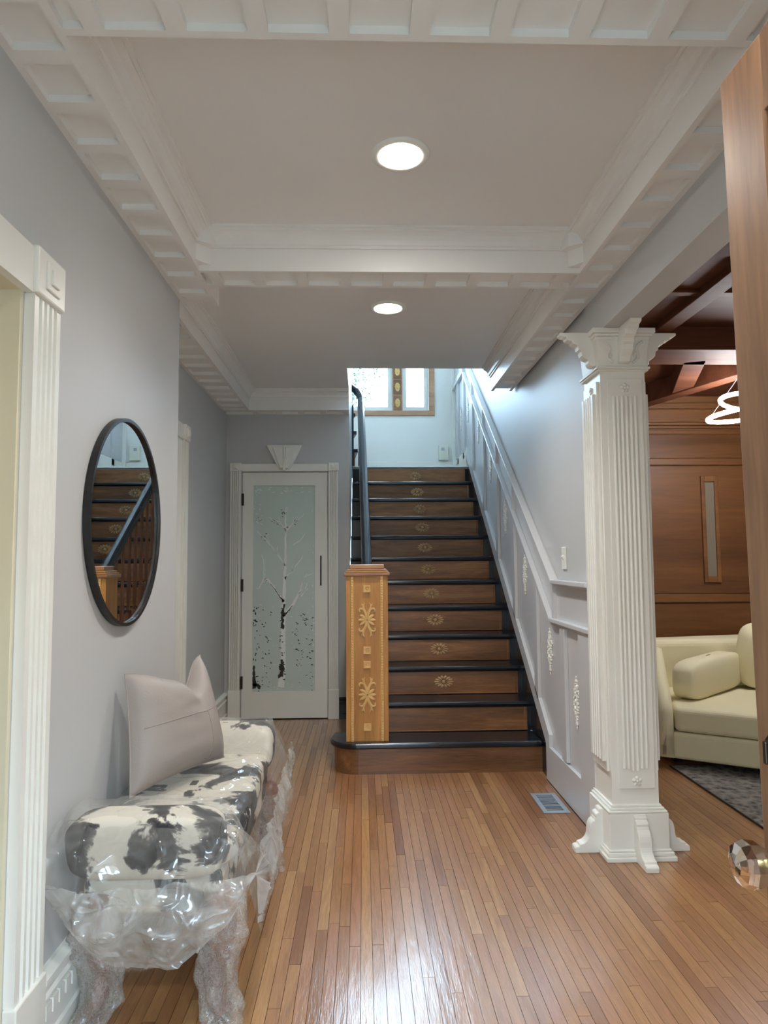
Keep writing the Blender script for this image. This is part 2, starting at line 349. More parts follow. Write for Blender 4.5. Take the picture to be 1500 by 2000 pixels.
# hall walls
w = MB().box(XL-.15, XL, YF, .86, 0, 2.75).box(XL-.15, XL, .86, 1.715, 1.985, 2.75).box(XL-.15, XL, 1.715, 3.17, 0, 2.75).box(XB-.15, XL-.15, 3.05, 3.17, 0, 2.75)
struct(w.build('wall_left', 'wall'), 'pale grey hall wall that carries the round mirror', 'wall')
struct(box(XB-.12, XB, 3.17, YD+.12, 0, 2.75).build('wall_left_recess', 'wall'), 'grey side wall of the recess left of the glazed door', 'wall')
w = MB().box(XB, -1.0, YD, YD+.12, 0, 2.75).box(-.289, -.106, YD, YD+.12, 0, 2.75).box(-1.0, -.289, YD, YD+.12, 2.032, 2.75)
struct(w.build('wall_back', 'wall'), 'grey end wall around the glazed white door', 'wall')
struct(MB().box(XB-.12, -.2, YD+.75, YD+.8, -.12, 2.9).box(XB-.12, XB, YD+.12, YD+.75, -.12, 2.9).box(XB-.12, -.2, YD+.1, YD+.8, 2.75, 2.9).box(XB-.12, -.2, YD+.12, YD+.8, -.14, -.02).build('wall_closet', 'dark'), 'dark back of the closet behind the glazed door', 'wall')
struct(MB().box(-.226, -.106, YD+.12, 7.06, 0, 3.55).box(-.226, -.106, YO, YD+.12, 2.70, 3.55).box(-.226, -.106, YO, 5.45, 3.55, 5.3).box(-.226, -.106, 6.95, 7.06, 3.55, 5.3).box(-.226, -.106, 5.45, 6.95, 4.85, 5.3).build('wall_stair_left', 'wall'), 'narrow grey wall on the open left side of the upper stairs', 'wall')
w = MB().box(XR, 1.21, 3.24, YW+.15, 0, 5.3).box(1.085, 1.21, YF, 3.24, 2.323, 5.3)
wr = struct(w.build('wall_right', 'wall'), 'grey wall with header beam between hall and sitting room', 'wall')
w = MB().box(-3.0, -.29, .02, YF, -.1, 5.3).box(.64, 5.1, .02, YF, -.1, 5.3).box(-.29, .64, .02, YF, 2.07, 5.3)
struct(w.build('wall_front', 'wall'), 'front wall with the entrance doorway', 'wall')
w = MB().box(-1.75, -.45, YW, YW+.15, 0, 5.3).box(.80, XR, YW, YW+.15, 0, 5.3).box(-.45, .80, YW, YW+.15, 0, 3.04).box(-.45, .80, YW, YW+.15, 4.80, 5.3)
struct(w.build('wall_landing', 'plaster'), 'white wall of the stair landing below the upstairs window', 'wall')
struct(MB().box(XB-.15, XR, 4.80, YO, 2.70, 5.3).build('wall_stairwell', 'plaster'), 'upper stairwell wall above the hall ceiling edge', 'wall')
struct(MB().box(-1.75, -.226, 6.94, 7.06, 0, 5.3).box(-1.75, -1.6, 7.06, YW, 0, 5.3).build('wall_upper_flight', 'plaster'), 'white wall beside the upper flight of stairs', 'wall')
struct(MB().box(XB-.1, XR, YF, YO, ZC, 2.78).box(XB-.1, -.106, YO, YD+.1, ZC, 2.78).build('ceiling', 'ceil'), 'smooth grey-white hall ceiling in bays between box beams', 'ceiling')
struct(box(-1.8, 1.25, 4.7, 8.2, 5.2, 5.3).build('ceiling_stairwell', 'plaster'), 'white ceiling high over the stairwell', 'ceiling')
# left room seen as a sliver
struct(MB().box(-2.7, -2.6, YF, 3.1, 0, 2.7).box(-2.6, XL-.15, 3.0, 3.05, 0, 2.7).box(-2.7, XL-.15, YF, 3.1, 2.6, 2.7).build('wall_left_room', 'cream'), 'cream walls of the room through the left doorway', 'wall')
# outside
struct(box(-30, 30, -40, 0.0, -0.35, -0.2).build('ground', 'ground'), 'porch paving outside the entrance', 'ground')
struct(MB().box(-14, 14, -16, -12, -.2, 4.0).prism([(-16.3, 4.0), (-11.7, 4.0), (-14, 5.8)], 'x', -14.3, 14.3).build('sky_block_houses', 'brick'), 'added row of brick houses behind the viewer, blocking low sky', 'building')  # unseen houses added to cut the daylight entering the doorway
struct(box(-3.2, 4.2, -2.6, 0.02, 2.55, 2.75).build('sky_block_roof', 'trim'), 'added unseen porch roof holding back skylight at the entrance', 'roof')  # roof slab added to screen the doorway from the upper sky
struct(box(-30, 30, 8.2, 60, -0.35, -0.2).build('ground_garden', 'ground'), 'garden ground behind the house', 'ground')

# ---- box beams with dentil-like recessed cells and crown moulding
CR = [(0, 2.602), (.008, 2.602), (.008, 2.612), (.014, 2.616), (.019, 2.634), (.031, 2.650), (.044, 2.658), (.052, 2.660), (.052, 2.668), (.062, 2.671), (.062, ZC), (0, ZC)]
ti = [0]
barmesh = {}
def beam(axis, a0, a1, c0, c1, label, crown=(), zs=ZS, first=None, cr0=None, cr1=None):
    """box beam running along axis from a0 to a1, spanning c0..c1 across; crown: sides (+1 at c1, -1 at c0)"""
    ti[0] += 1
    B = (lambda u0, u1, v0, v1, z0, z1: box(v0, v1, u0, u1, z0, z1)) if axis == 'y' else (lambda u0, u1, v0, v1, z0, z1: box(u0, u1, v0, v1, z0, z1))
    zr = zs+.021
    root = struct(B(a0, a1, c0, c1, zr, ZC).build('trim_%d' % ti[0], 'beam'), label, 'beam')
    e = .021
    B(a0, a1, c0, c0+e, zs, zr).build('edge_strip', 'beam', root)
    B(a0, a1, c1-e, c1, zs, zr).build('edge_strip', 'beam', root)
    wdt = round(c1-c0-2*e, 4); key = (axis, wdt)
    if key not in barmesh:
        barmesh[key] = boxmesh('bar', wdt if axis == 'y' else .047, .047 if axis == 'y' else wdt, .021, 'beam')
    p = a0+.0235 if first is None else first
    while p < a1-.01:
        u = p; v = (c0+c1)/2
        put(barmesh[key], 'bar', (v, u, zs) if axis == 'y' else (u, v, zs), root); p += .187
    for sd in crown:
        prof = [((c1+d) if sd > 0 else (c0-d), z) for d, z in CR]
        b0, b1 = (a0 if cr0 is None else cr0), (a1 if cr1 is None else cr1)
        MB().prism(prof, 'y' if axis == 'y' else 'x', b0, b1).build('crown_moulding', 'beam', root)
    return root
beam('y', YF, 3.241, XL, -.682, 'white box beam along the left wall with recessed cells', crown=(1,), first=.30)
beam('y', YF, 4.889, .932, 1.085, 'white box beam along the right wall ending above the stairs', crown=(-1,), first=.21)
beam('x', -.682, .932, 1.365, 1.538, 'white box beam crossing the hall nearest the entrance', crown=(1, -1), first=-.61)
b2 = beam('x', -.682, .932, 2.836, 3.006, 'white box beam crossing the hall between the two ceiling lights', crown=(1, -1), first=-.63)
beam('y', 3.19, 5.56, XB, -.918, 'white box beam along the recess wall left of the door', crown=(1,), zs=2.515)
beam('x', XB, -.106, 5.56, YD, 'white box beam above the glazed door', crown=(-1,), zs=2.515, first=-.88, cr0=-.918)
for sx, x0 in ((1, -.682), (-1, .932)):
    MB().prism([(x0, 2.836), (x0+sx*.085, 2.836), (x0+sx*.06, 2.79), (x0, 2.755)], 'z', 2.60, 2.662).build('corner_block', 'beam', b2)
    MB().prism([(x0, 2.836), (x0+sx*.05, 2.836), (x0, 2.78)], 'z', 2.53, 2.60).build('corner_block', 'beam', b2)

# ---- recessed ceiling lights
def downlight(y, x, label):
    r = tag(empty('recessed_light', (x, y, ZC)), label, 'light', 'recessed hall lights')
    MB().lathe([(.073, -.003), (.078, -.009), (.092, -.008), (.102, -.003), (.102, 0), (.073, 0)], (x, y, ZC), 40, cap=False).build('trim_ring', 'trim', r, smooth=True)
    MB().lathe([(.073, -.0035), (.03, -.006), (.001, -.0065)], (x, y, ZC), 40, cap=False).build('lens', 'lens', r, smooth=True)
    l = bpy.data.lights.new('downlight_beam', 'SPOT'); l.energy = SPOT; l.spot_size = math.radians(135); l.spot_blend = 0.8; l.shadow_soft_size = .07; l.color = (1.0, .975, .93)
    lo_ = bpy.data.objects.new('downlight_beam', l); COL.objects.link(lo_); lo_.parent = r; lo_.location = (0, 0, -.012)
downlight(2.275, .136, 'round recessed light in the ceiling bay nearest the entrance')
downlight(3.71, .146, 'smaller-looking round recessed light in the far ceiling bay')
downlight(.78, .13, 'added unseen recessed light in the bay over the entrance')  # extra lamp added out of view for more light in the hall

# ---- casings, baseboards
def fluted(x0, x1, depth, nfl=4):
    """cross-section of a fluted board, x along width, y outward (positive)"""
    pts = [(x0, 0), (x0, depth)]; wd = (x1-x0); m_ = wd*.12; fwid = (wd-2*m_)/nfl
    for i in range(nfl):
        a = x0+m_+i*fwid
        pts += [(a+fwid*.2, depth), (a+fwid*.3, depth*.42), (a+fwid*.7, depth*.42), (a+fwid*.8, depth)]
    return pts+[(x1, depth), (x1, 0)]
def on_plane(prof, plane, at, sgn):           # section -> world plan
    return [((at+sgn*d, q) if plane == 'x' else (q, at+sgn*d)) for q, d in prof]
def casing(name, label, plane, at, sgn, i0, i1, o0, o1, ztop, zblock, key=False, sides=(0, 1)):
    r = struct(empty(name, ((at if plane == 'x' else (o0+o1)/2), ((o0+o1)/2 if plane == 'x' else at), 0)), label, 'door casing')
    def bxx(q0, q1, d, z0, z1): return box(min(at, at+sgn*d), max(at, at+sgn*d), q0, q1, z0, z1) if plane == 'x' else box(q0, q1, min(at, at+sgn*d), max(at, at+sgn*d), z0, z1)
    prs = [(o0, i0), (i1, o1)]
    for si in sides:
        q0, q1 = prs[si]
        MB().prism(on_plane(fluted(q0+.006, q1-.006, .026), plane, at, sgn), 'z', .24, zblock).build('fluted_board', 'trim', r)
        bxx(q0, q1, .034, 0, .24).build('plinth_block', 'trim', r, bevel=.004)
        k = bxx(q0, q1, .036, zblock, ztop).build('corner_block', 'trim', r, bevel=.006)
        qm = (q0+q1)/2; h = min(q1-q0, ztop-zblock)*.3; zm = (zblock+ztop)/2
        bxx(qm-h, qm+h, .042, zm-h, zm+h).build('raised_square', 'trim', k, bevel=.003)
        bxx(qm-h*.55, qm+h*.55, .048, zm-h*.55, zm+h*.55).build('raised_square', 'trim', k, bevel=.003)
    bxx(i0, i1, .024, zblock, ztop-.008).build('head_board', 'trim', r)
    return r
c1 = casing('trim_7', 'white fluted casing of the doorway at the left edge', 'x', XL, 1, .86, 1.715, .70, 1.875, 2.09, 1.965)
MB().box(XL-.15, XL, 1.700, 1.715, 0, 1.985).box(XL-.15, XL, .86, .875, 0, 1.985).box(XL-.15, XL, .875, 1.70, 1.965, 1.985).build('jamb', 'cream', c1)
MB().box(XL-.10, XL-.06, 1.682, 1.70, 0, 1.965).build('door_stop', 'cream', c1)
c2 = casing('trim_8', 'white casing seen edge-on just past the left wall corner', 'x', XB, 1, 3.50, 4.30, 3.38, 4.415, 2.15, 2.05)
box(XB, XB+.012, 3.50, 4.30, 0, 2.05).build('door_leaf', 'trim', c2)
c3 = casing('trim_9', 'white fluted casing with keystone around the glazed door', 'y', YD, -1, -1.003, -.286, -1.10, -.197, 2.104, 2.035)
# keystone
kz0, kz1 = 2.046, 2.252
ks = MB().prism([(-.688, kz0), (-.604, kz0), (-.495, kz1), (-.797, kz1)], 'y', YD-.05, YD).build('keystone', 'trim', c3, bevel=.004)
for pts, d in (([(-.683, kz0+.008), (-.650, kz0+.008), (-.655, kz1-.022), (-.745, kz1-.022)], .066), ([(-.642, kz0+.008), (-.609, kz0+.008), (-.547, kz1-.022), (-.637, kz1-.022)], .066)):
    MB().prism(pts, 'y', YD-d, YD-.045).build('facet', 'trim', ks, bevel=.006)
MB().prism([(-.655, kz0-.012), (-.637, kz0-.012), (-.640, kz1-.012), (-.652, kz1-.012)], 'y', YD-.076, YD-.045).build('rib', 'trim', ks, bevel=.003)

BB = [(0, 0), (.028, 0), (.028, .05), (.022, .058), (.022, .15), (.030, .155), (.030, .163), (.022, .17), (.022, .19), (.034, .20), (.034, .212), (.012, .222), (0, .222)]
bb = struct(MB().prism([(XL+d, z) for d, z in BB], 'y', 1.875, 3.17).build('baseboard_left', 'trim'), 'tall white baseboard with dentil row behind the bench', 'baseboard')
dm = boxmesh('dentil', .010, .031, .036, 'trim')
y = 1.90
while y < 3.16:
    put(dm, 'dentil', (XL+.026, y, .108), bb); y += .040
struct(MB().prism([(XB+d, z) for d, z in BB], 'y', 4.415, YD).build('baseboard_recess', 'trim'), 'tall white baseboard left of the glazed door', 'baseboard')
struct(MB().prism([(YD-d*.7, z*.78) for d, z in BB], 'x', -.197, -.108).build('baseboard_back', 'black'), 'short black baseboard between door casing and newel post', 'baseboard')

# ---- glazed door with etched birch
d1 = struct(empty('door_1', (-.645, YD, 0)), 'white door with frosted glass etched with a birch tree', 'door')
dy0, dy1 = YD+.004, YD+.044
box(-.997, -.908, dy0, dy1, .008, 2.028).build('stile', 'trim', d1); box(-.395, -.292, dy0, dy1, .008, 2.028).build('stile', 'trim', d1)
box(-.908, -.395, dy0, dy1, 1.918, 2.028).build('rail', 'trim', d1); box(-.908, -.395, dy0, dy1, .008, .220).build('rail', 'trim', d1)
gl = box(-.908, -.395, dy0+.014, dy0+.022, .220, 1.918).build('glass', 'frost', d1)
for z in (1.80, 1.09, .30): box(-1.003, -.985, YD-.012, YD+.006, z-.05, z+.05).build('hinge', 'bronze', d1)
h = MB().tube([(-.345, YD-.028, 1.085), (-.345, YD-.028, 1.33)], .0055, 8).build('handle', 'blackmetal', d1)
for z in (1.10, 1.315): MB().tube([(-.345, YD-.028, z), (-.345, YD+.005, z)], .005, 8).build('standoff', 'blackmetal', h)
# etched drawing: px of the photograph turned to the glass plane
GY = dy0+.0135
def gpt(x, y):
    dx = fw + (x-750)/FPX*rt - (y-1000)/FPX*up
    t = GY/dx.y; return (dx.x*t, GY, CAM_H+dx.z*t)
rng = random.Random(3)
def ribbon(mb, pts, w0, w1, jit=0.0, yoff=0):
    L = len(pts); left = []; right = []
    for i, (x, y) in enumerate(pts):
        a = pts[max(0, i-1)]; c = pts[min(L-1, i+1)]; tx, ty = c[0]-a[0], c[1]-a[1]; n = math.hypot(tx, ty) or 1
        w_ = (w0+(w1-w0)*i/(L-1))*(1+rng.uniform(-jit, jit))/2
        left.append((x-ty/n*w_, y+tx/n*w_)); right.append((x+ty/n*w_, y-tx/n*w_))
    vs = [gpt(*q) for q in left]+[gpt(*q) for q in right]; vs = [(a, b-yoff, c) for a, b, c in vs]
    mb.add(vs, [(i, i+1, L+i+1, L+i) for i in range(L-1)])
def crv(pts, n=14, wob=0.8):
    out = []
    for k in range(len(pts)-1):
        for i in range(n):
            t = i/n; out.append((pts[k][0]+(pts[k+1][0]-pts[k][0])*t+rng.uniform(-wob, wob), pts[k][1]+(pts[k+1][1]-pts[k][1])*t+rng.uniform(-wob, wob)*.4))
    return out+[pts[-1]]
tr = MB()
ribbon(tr, crv([(549, 1342), (553, 1290), (553, 1240), (554, 1175), (557, 1110), (558, 1040)], 12, .6), 12, 3.2, .15)
ribbon(tr, crv([(558, 1040), (557, 1015), (559, 990)], 6), 3.2, 1.5, .1)
for pts, a, b_ in (([(555, 1202), (574, 1178), (588, 1150), (592, 1128)], 6, 2), ([(554, 1176), (541, 1156), (524, 1132), (516, 1130), (515, 1095)], 4.5, 1.6), ([(556, 1130), (570, 1115), (586, 1095)], 3.4, 1.3),
                   ([(557, 1105), (540, 1080), (518, 1052), (508, 1044)], 3, 1.3), ([(558, 1038), (572, 1022), (592, 1008)], 3, 1.2), ([(558, 1036), (548, 1020), (535, 1016)], 2.4, 1.1), ([(590, 1132), (600, 1124), (608, 1121)], 2, 1), ([(573, 1064), (588, 1054), (596, 1042)], 2.2, 1), ([(516, 1130), (505, 1150), (500, 1148)], 2, 1), ([(588, 1165), (602, 1148)], 2, 1)):
    ribbon(tr, crv(pts, 8, .7), a, b_, .25)
for (x, y, dx_, dy_) in ((515, 1095, -4, -12), (586, 1095, 6, -10), (540, 1082, 2, -16), (526, 1062, -3, -14), (575, 1020, 4, -12), (548, 1022, -4, -12), (592, 1128, 8, -8), (582, 1160, 10, -9), (524, 1135, -10, 2), (570, 1115, 3, -14), (559, 1000, 3, -10), (535, 1016, -9, -6), (508, 1044, -6, -8), (596, 1150, 4, -12), (516, 1052, 8, -10), (589, 1010, 6, -8)):
    ribbon(tr, crv([(x, y), (x+dx_*.6, y+dy_*.5), (x+dx_, y+dy_)], 5, .5), 1.6, .8, .2)
tr.build('etched_tree', 'etch', gl)
fk = MB()
def fleck(x, y, l, w_, ang):
    c, s_ = math.cos(ang), math.sin(ang); q = []
    for t in range(6):
        th = 2*PI*t/6; rr = rng.uniform(.55, 1.1); a, b_ = l*math.cos(th)*rr, w_*math.sin(th)*rr; q.append((x+a*c-b_*s_, y+a*s_+b_*c))
    vs = [gpt(*p) for p in q]; fk.add([(a, b_-.0008, c_) for a, b_, c_ in vs], [tuple(range(6))])
ribbon(fk, crv([(551, 1228), (552, 1200), (555, 1180)], 8, 1), 7, 3, .4, .0008)
ribbon(fk, crv([(554, 1203), (564, 1193), (571, 1183)], 8, .8), 3.5, 1, .4, .0008)
ribbon(fk, crv([(549, 1322), (551, 1300), (551, 1288)], 8, 2), 10, 5, .5, .0008)
ribbon(fk, crv([(551, 1172), (538, 1152), (528, 1140)], 8, .8), 2.2, .8, .4, .0008)
ribbon(fk, crv([(497, 1345), (496, 1320), (496, 1300)], 6, 1), 7, 3, .4, .0008)
ribbon(fk, crv([(494, 1338), (503, 1338), (508, 1345)], 6, 1), 8, 4, .4, .0008)
for i in range(34):
    t = rng.random(); fleck(551+rng.choice((-4.5, 4.5, 0))*(1-.5*t)+rng.uniform(-1, 1), 1340-170*t, rng.uniform(1.5, 4), rng.uniform(.6, 1.6), rng.uniform(-.5, .5))
for i in range(26): fleck(rng.uniform(494, 502), rng.uniform(1180, 1345), rng.uniform(1.5, 4.5), rng.uniform(.7, 1.8), rng.choice((0, 1.5)))
for i in range(34): fleck(rng.uniform(503, 530), rng.uniform(1185, 1350), rng.uniform(1, 3.2), rng.uniform(.6, 1.5), rng.uniform(-.6, 1.8))
for i in range(48): fleck(rng.uniform(578, 611), rng.uniform(1195, 1350), rng.uniform(1, 3.4), rng.uniform(.5, 1.5), rng.uniform(-.6, .8))
for (x, y, n, sp) in ((515, 1050, 9, 8), (553, 1000, 5, 5), (536, 1020, 7, 9), (505, 1012, 4, 5), (559, 1033, 3, 4), (575, 1020, 4, 6), (559, 1128, 3, 3), (518, 1132, 5, 4), (578, 1235, 5, 4), (594, 1205, 8, 8)):
    for i in range(n): fleck(x+rng.gauss(0, sp*.6), y+rng.gauss(0, sp*.6), rng.uniform(1, 3.2), rng.uniform(.4, 1.1), rng.uniform(-1, 1))
fk.build('etched_bark_flecks', 'etchdark', gl)
wf = MB(); fk_old = fk; fk = wf
for i in range(60):
    e = rng.random()
    if e < .35: fleck(rng.uniform(498, 612), rng.uniform(950, 966), rng.uniform(1.5, 5), rng.uniform(.5, 1.2), 0)
    elif e < .7: fleck(rng.uniform(609, 614), rng.uniform(955, 1345), rng.uniform(1.5, 4), rng.uniform(.5, 1.1), 1.5)
    else: fleck(rng.uniform(496, 512), rng.uniform(955, 1030), rng.uniform(1.5, 4), rng.uniform(.5, 1.2), rng.uniform(0, 1.5))
for i in range(70): fleck(rng.uniform(494, 611), rng.uniform(1180, 1348), rng.uniform(1, 3), rng.uniform(.4, 1.1), rng.uniform(-.5, .8))
wf.build('etched_frost_flecks', 'etch', gl)

# ================================================================== STAIRS
st = tag(empty('staircase', (.48, Y1, 0)), 'wooden staircase with black treads and carved rosettes on brown risers', 'staircase')
NZ = .034
def nosing(k, y1):                                   # tread section (y,z) with rounded front
    y, z = nose(k), k*RISE
    return [(y1, z), (y+.012, z), (y+.004, z-.004), (y, z-NZ*.45), (y+.003, z-NZ*.8), (y+.010, z-NZ), (y1, z-NZ)]
TX1 = XR-.012
# first step: bullnose to the left of the newel post
def bull(x_l, y_f, y_b, x_r, rad, n=10):
    pts = [(x_r, y_f), (x_r, y_b), (x_l+.02, y_b)]
    cyc = y_f+rad
    for i in range(n+1):
        a = PI - (PI/2)*i/n
        pts.append((x_l+rad+rad*math.cos(a), cyc-rad*math.sin(a)))
    return pts
MB().prism(bull(-.205, nose(1), nose(1)+RUN+.05, TX1, .16), 'z', RISE-NZ, RISE).build('tread', 'black', st, bevel=.010, seg=3)
MB().prism(bull(-.180, nose(1)+.028, nose(1)+RUN+.05, TX1, .15), 'z', 0, RISE-NZ).build('riser', 'riser', st)
for k in range(2, 13):
    y, z = nose(k), k*RISE
    yb = nose(k+1)+.045 if k < 12 else YW
    if k < 12: MB().prism(nosing(k, yb), 'x', -.10, TX1).build('tread', 'black', st)
    yr = y+.028
    rs = box(-.10, TX1, yr, yr+.018, z-RISE, z-(NZ if k < 12 else .028)).build('riser', 'black', st)
    box(.045, 1.058, yr-.007, yr, z-RISE+.004, z-(NZ if k < 12 else .028)-.003).build('face_board', 'riser', rs)
    MB().box(1.040, 1.046, yr-.010, yr-.006, z-RISE+.006, z-NZ-.006).box(.05, 1.040, yr-.010, yr-.006, z-RISE+.005, z-RISE+.010).build('bead', 'riser', rs)
    if k >= 3:
        if k == 3:
            ro = MB(); npet = 14
            ro.lathe([(.013, 0), (.013, -.004), (.008, -.007), (.001, -.008)], (0, 0, 0), 12, 'y', cap=False)
            for i in range(npet):
                th = 2*PI*i/npet; wd = .0098
                def pet(u, v, th=th):
                    rr = .017+v*.033; hw = wd*math.sin(PI*(0.10+.80*v))*(.35+.75*v); a = (u-.5)*2
                    px, pz = rr, a*hw
                    d = -.009*(1-a*a)*math.sin(PI*(.1+.85*v))
                    return ((px*math.cos(th)-pz*math.sin(th))*1.32, d, (px*math.sin(th)+pz*math.cos(th))*.84)
                ro.grid(pet, 3, 5)
            rme = ro.mesh('rosette', (0, 0, 0)); rme.materials.append(M['rosette'])
            for p in rme.polygons: p.use_smooth = True
        put(rme, 'rosette', (.552-(.0008*k), yr-.0072, z-RISE/2-.010), rs)
MB().box(-1.6, XR, nose(12)+.03, YW, ZL-.12, ZL-.02).build('landing_slab', 'plaster', st)
MB().prism([(nose(12), ZL-.006), (nose(12)+.006, ZL), (YW, ZL), (YW, ZL-.016), (nose(12)+.004, ZL-.016), (nose(12), ZL-.010)], 'x', -.10, TX1).build('landing_tread', 'trim', st)
# black boards: right skirt, left string
MB().prism([(4.12, 0), (4.12, .22), (7.03, 2.34), (7.03, 1.9), (4.6, 0)], 'x', XR-.012, XR-.001).build('wall_string', 'black', st)
poly = [(nose(1)+.09, 0)]
for k in range(1, 7): poly += [(nose(k)+.03+(.06 if k == 1 else 0), k*RISE-NZ), (nose(k+1)+.03, k*RISE-NZ)]
poly += [(YD-.001, 6*RISE), (YD-.001, 0)]
MB().prism(poly, 'x', -.103, -.088).build('outer_string', 'black', st)
# winders of the upper flight
for j, (a0, a1) in enumerate(((.05, .55), (.10, 1.0), (.16, 1.5))):
    zz = ZL+(j+1)*RISE; px_ = -.045-.012*j
    MB().prism([(px_, 7.07), (px_-.02-a0, YW), (-1.55, YW), (-1.55, 7.07)], 'z', zz-.036, zz).build('winder_tread', 'black', st)
    MB().prism([(px_-.03, 7.075), (px_-.05-a0, YW), (-1.55, YW), (-1.55, 7.075)], 'z', zz-RISE, zz-.036).build('winder_riser', 'riser', st)
# handrail and balusters
rp = [(.031, 4.37, 1.052), (.031, 4.5, 1.145), (.018, 5.2, 1.662), (.006, 5.9, 2.18), (-.006, 6.5, 2.625), (-.012, 6.8, 2.845), (-.016, 6.92, 2.925), (-.030, 6.985, 2.985), (-.060, 7.03, 3.045), (-.105, 7.06, 3.085)]
hr = MB()
sec = [(-.036, -.012), (-.030, .016), (-.014, .030), (.014, .030), (.030, .016), (.036, -.012), (.026, -.03), (-.026, -.03)]
vs = []
for i, p in enumerate(rp):
    a, c_ = Vector(rp[max(0, i-1)]), Vector(rp[min(len(rp)-1, i+1)]); t = (c_-a).normalized()
    sd = t.cross(Vector((0, 0, 1))).normalized(); nn = sd.cross(t)
    vs += [Vector(p)+sd*u+nn*v_ for u, v_ in sec]
n = len(sec)
hr.add(vs, [(i*n+j, i*n+(j+1) % n, (i+1)*n+(j+1) % n, (i+1)*n+j) for i in range(len(rp)-1) for j in range(n)]+[tuple(range(n))[::-1], tuple(range((len(rp)-1)*n, len(rp)*n))])
hr.build('handrail', 'rail', st, bevel=.004)
bal = MB().box(-.017, .017, -.017, .017, 0, .16)
bal.lathe([(.016, .16), (.011, .168), (.016, .178), (.010, .19), (.0135, .22), (.016, .30), (.013, .42), (.010, .52), (.012, .545), (.009, .555), (.012, .57), (.0125, .66), (.0125, .72)], (0, 0, 0), 10)
bme = bal.mesh('baluster', (0, 0, 0)); bme.materials.append(M['baluster'])
for k in range(1, 12):
    for dy in (.085, .205):
        y = nose(k)+dy
        if k == 1 and dy < .4: continue
        zr = 1.005+(y-4.30)*.7364-.045; z0 = k*RISE; xb = .031-(y-4.5)*.0184
        put(bme, 'baluster', (xb, y, z0), st, scale=(1, 1, (zr-z0)/.72))
put(bme, 'baluster', (-.025, 7.035, ZL), st, scale=(1, 1, (2.965-ZL)/.72))
box(-.104, -.086, 6.985, 7.06, ZL, 2.88).build('landing_post', 'black', st)

# newel post
nw = tag(empty('newel_post', (.025, 4.40, RISE)), 'square honey oak newel post with carved leaf ornaments', 'newel post')
NX0, NX1, NY0, NY1, NZ0, NZ1 = -.104, .155, 4.28, 4.495, RISE, 1.192
body = box(NX0+.004, NX1-.004, NY0+.006, NY1-.006, NZ0, NZ1).build('post', 'newel', nw)
for x0, x1 in ((NX0, NX0+.028), (NX1-.028, NX1)): box(x0, x1, NY0, NY0+.02, NZ0, NZ1).build('corner_board', 'newel', nw, bevel=.002)
for x0 in (NX0+.029, NX1-.047):
    sp = box(x0, x0+.018, NY0-.004, NY0+.01, NZ0, NZ1).build('beaded_strip', 'newel2', nw, bevel=.003)
    nb_ = MB()
    for i in range(62): nb_.ball((x0+.009, NY0-.005, NZ0+.012+i*.016), (.0055, .003, .0072), 6, 4)
    q = nb_.build('beads', 'newel2', sp, smooth=True); q['kind'] = 'stuff'
for pf, z0, z1 in ((.013, 1.192, 1.212), (.004, 1.212, 1.222), (-.006, 1.222, 1.234), (-.022, 1.234, 1.262)):
    box(NX0-pf, NX1+pf, NY0-pf, NY1+pf, z0, z1).build('cap_step', 'newelcap', nw, bevel=.004)
XM = .0255
for zc in (1.112, .737, .650, .275):
    q = MB().box(XM-.022, XM+.022, NY0-.001, NY0+.007, zc-.021, zc+.021).build('square_block', 'newel2', nw)
    MB().box(XM-.022, XM-.014, NY0-.007, NY0, zc-.021, zc+.021).box(XM+.014, XM+.022, NY0-.007, NY0, zc-.021, zc+.021).box(XM-.014, XM+.014, NY0-.007, NY0, zc+.013, zc+.021).box(XM-.014, XM+.014, NY0-.007, NY0, zc-.021, zc-.013).build('rim', 'newel2', q)
    MB().add([(XM-.010, NY0, zc-.009), (XM+.010, NY0, zc-.009), (XM+.010, NY0, zc+.009), (XM-.010, NY0, zc+.009), (XM, NY0-.007, zc)], [(0, 1, 4), (1, 2, 4), (2, 3, 4), (3, 0, 4)]).build('stud', 'newel2', q)
def leafstroke(mb, pts, w0, sx, sz, zc, y0=NY0+.004, h=.007):
    k = len(pts); P = [Vector((XM+sx*x, y0, zc+sz*z)) for x, z in pts]; vs = []
    for i, p in enumerate(P):
        t = (P[min(i+1, k-1)]-P[max(i-1, 0)]).normalized(); sd = Vector((t.z, 0, -t.x)); w_ = w0*math.sin(PI*(0.16+.80*i/(k-1)))
        vs += [p-sd*w_, p-sd*w_*.45+Vector((0, -h, 0)), p+sd*w_*.1+Vector((0, -h*.55, 0)), p+sd*w_*.55+Vector((0, -h, 0)), p+sd*w_]
    mb.add(vs, [(i*5+j, i*5+j+1, i*5+j+6, i*5+j+5) for i in range(k-1) for j in range(4)])
for zc in (.921, .468):
    cv = MB()
    for sx in (1, -1):
        for sz in (1, -1):
            leafstroke(cv, [(.004, .004), (.005, .022), (.010, .045), (.020, .062), (.024, .078), (.020, .096), (.014, .106)], .0095, sx, sz, zc)
            leafstroke(cv, [(.014, .052), (.026, .066), (.040, .070), (.049, .062), (.047, .051), (.040, .052)], .007, sx, sz, zc)
            leafstroke(cv, [(.006, .004), (.020, .015), (.034, .026), (.046, .030)], .0115, sx, sz, zc)
            leafstroke(cv, [(.022, .080), (.030, .092), (.033, .102)], .005, sx, sz, zc)
        leafstroke(cv, [(.004, 0), (.022, 0), (.040, 0), (.054, 0)], .0115, sx, 1, zc)
    cv.build('leaf_carving', 'newel2', nw, smooth=True)

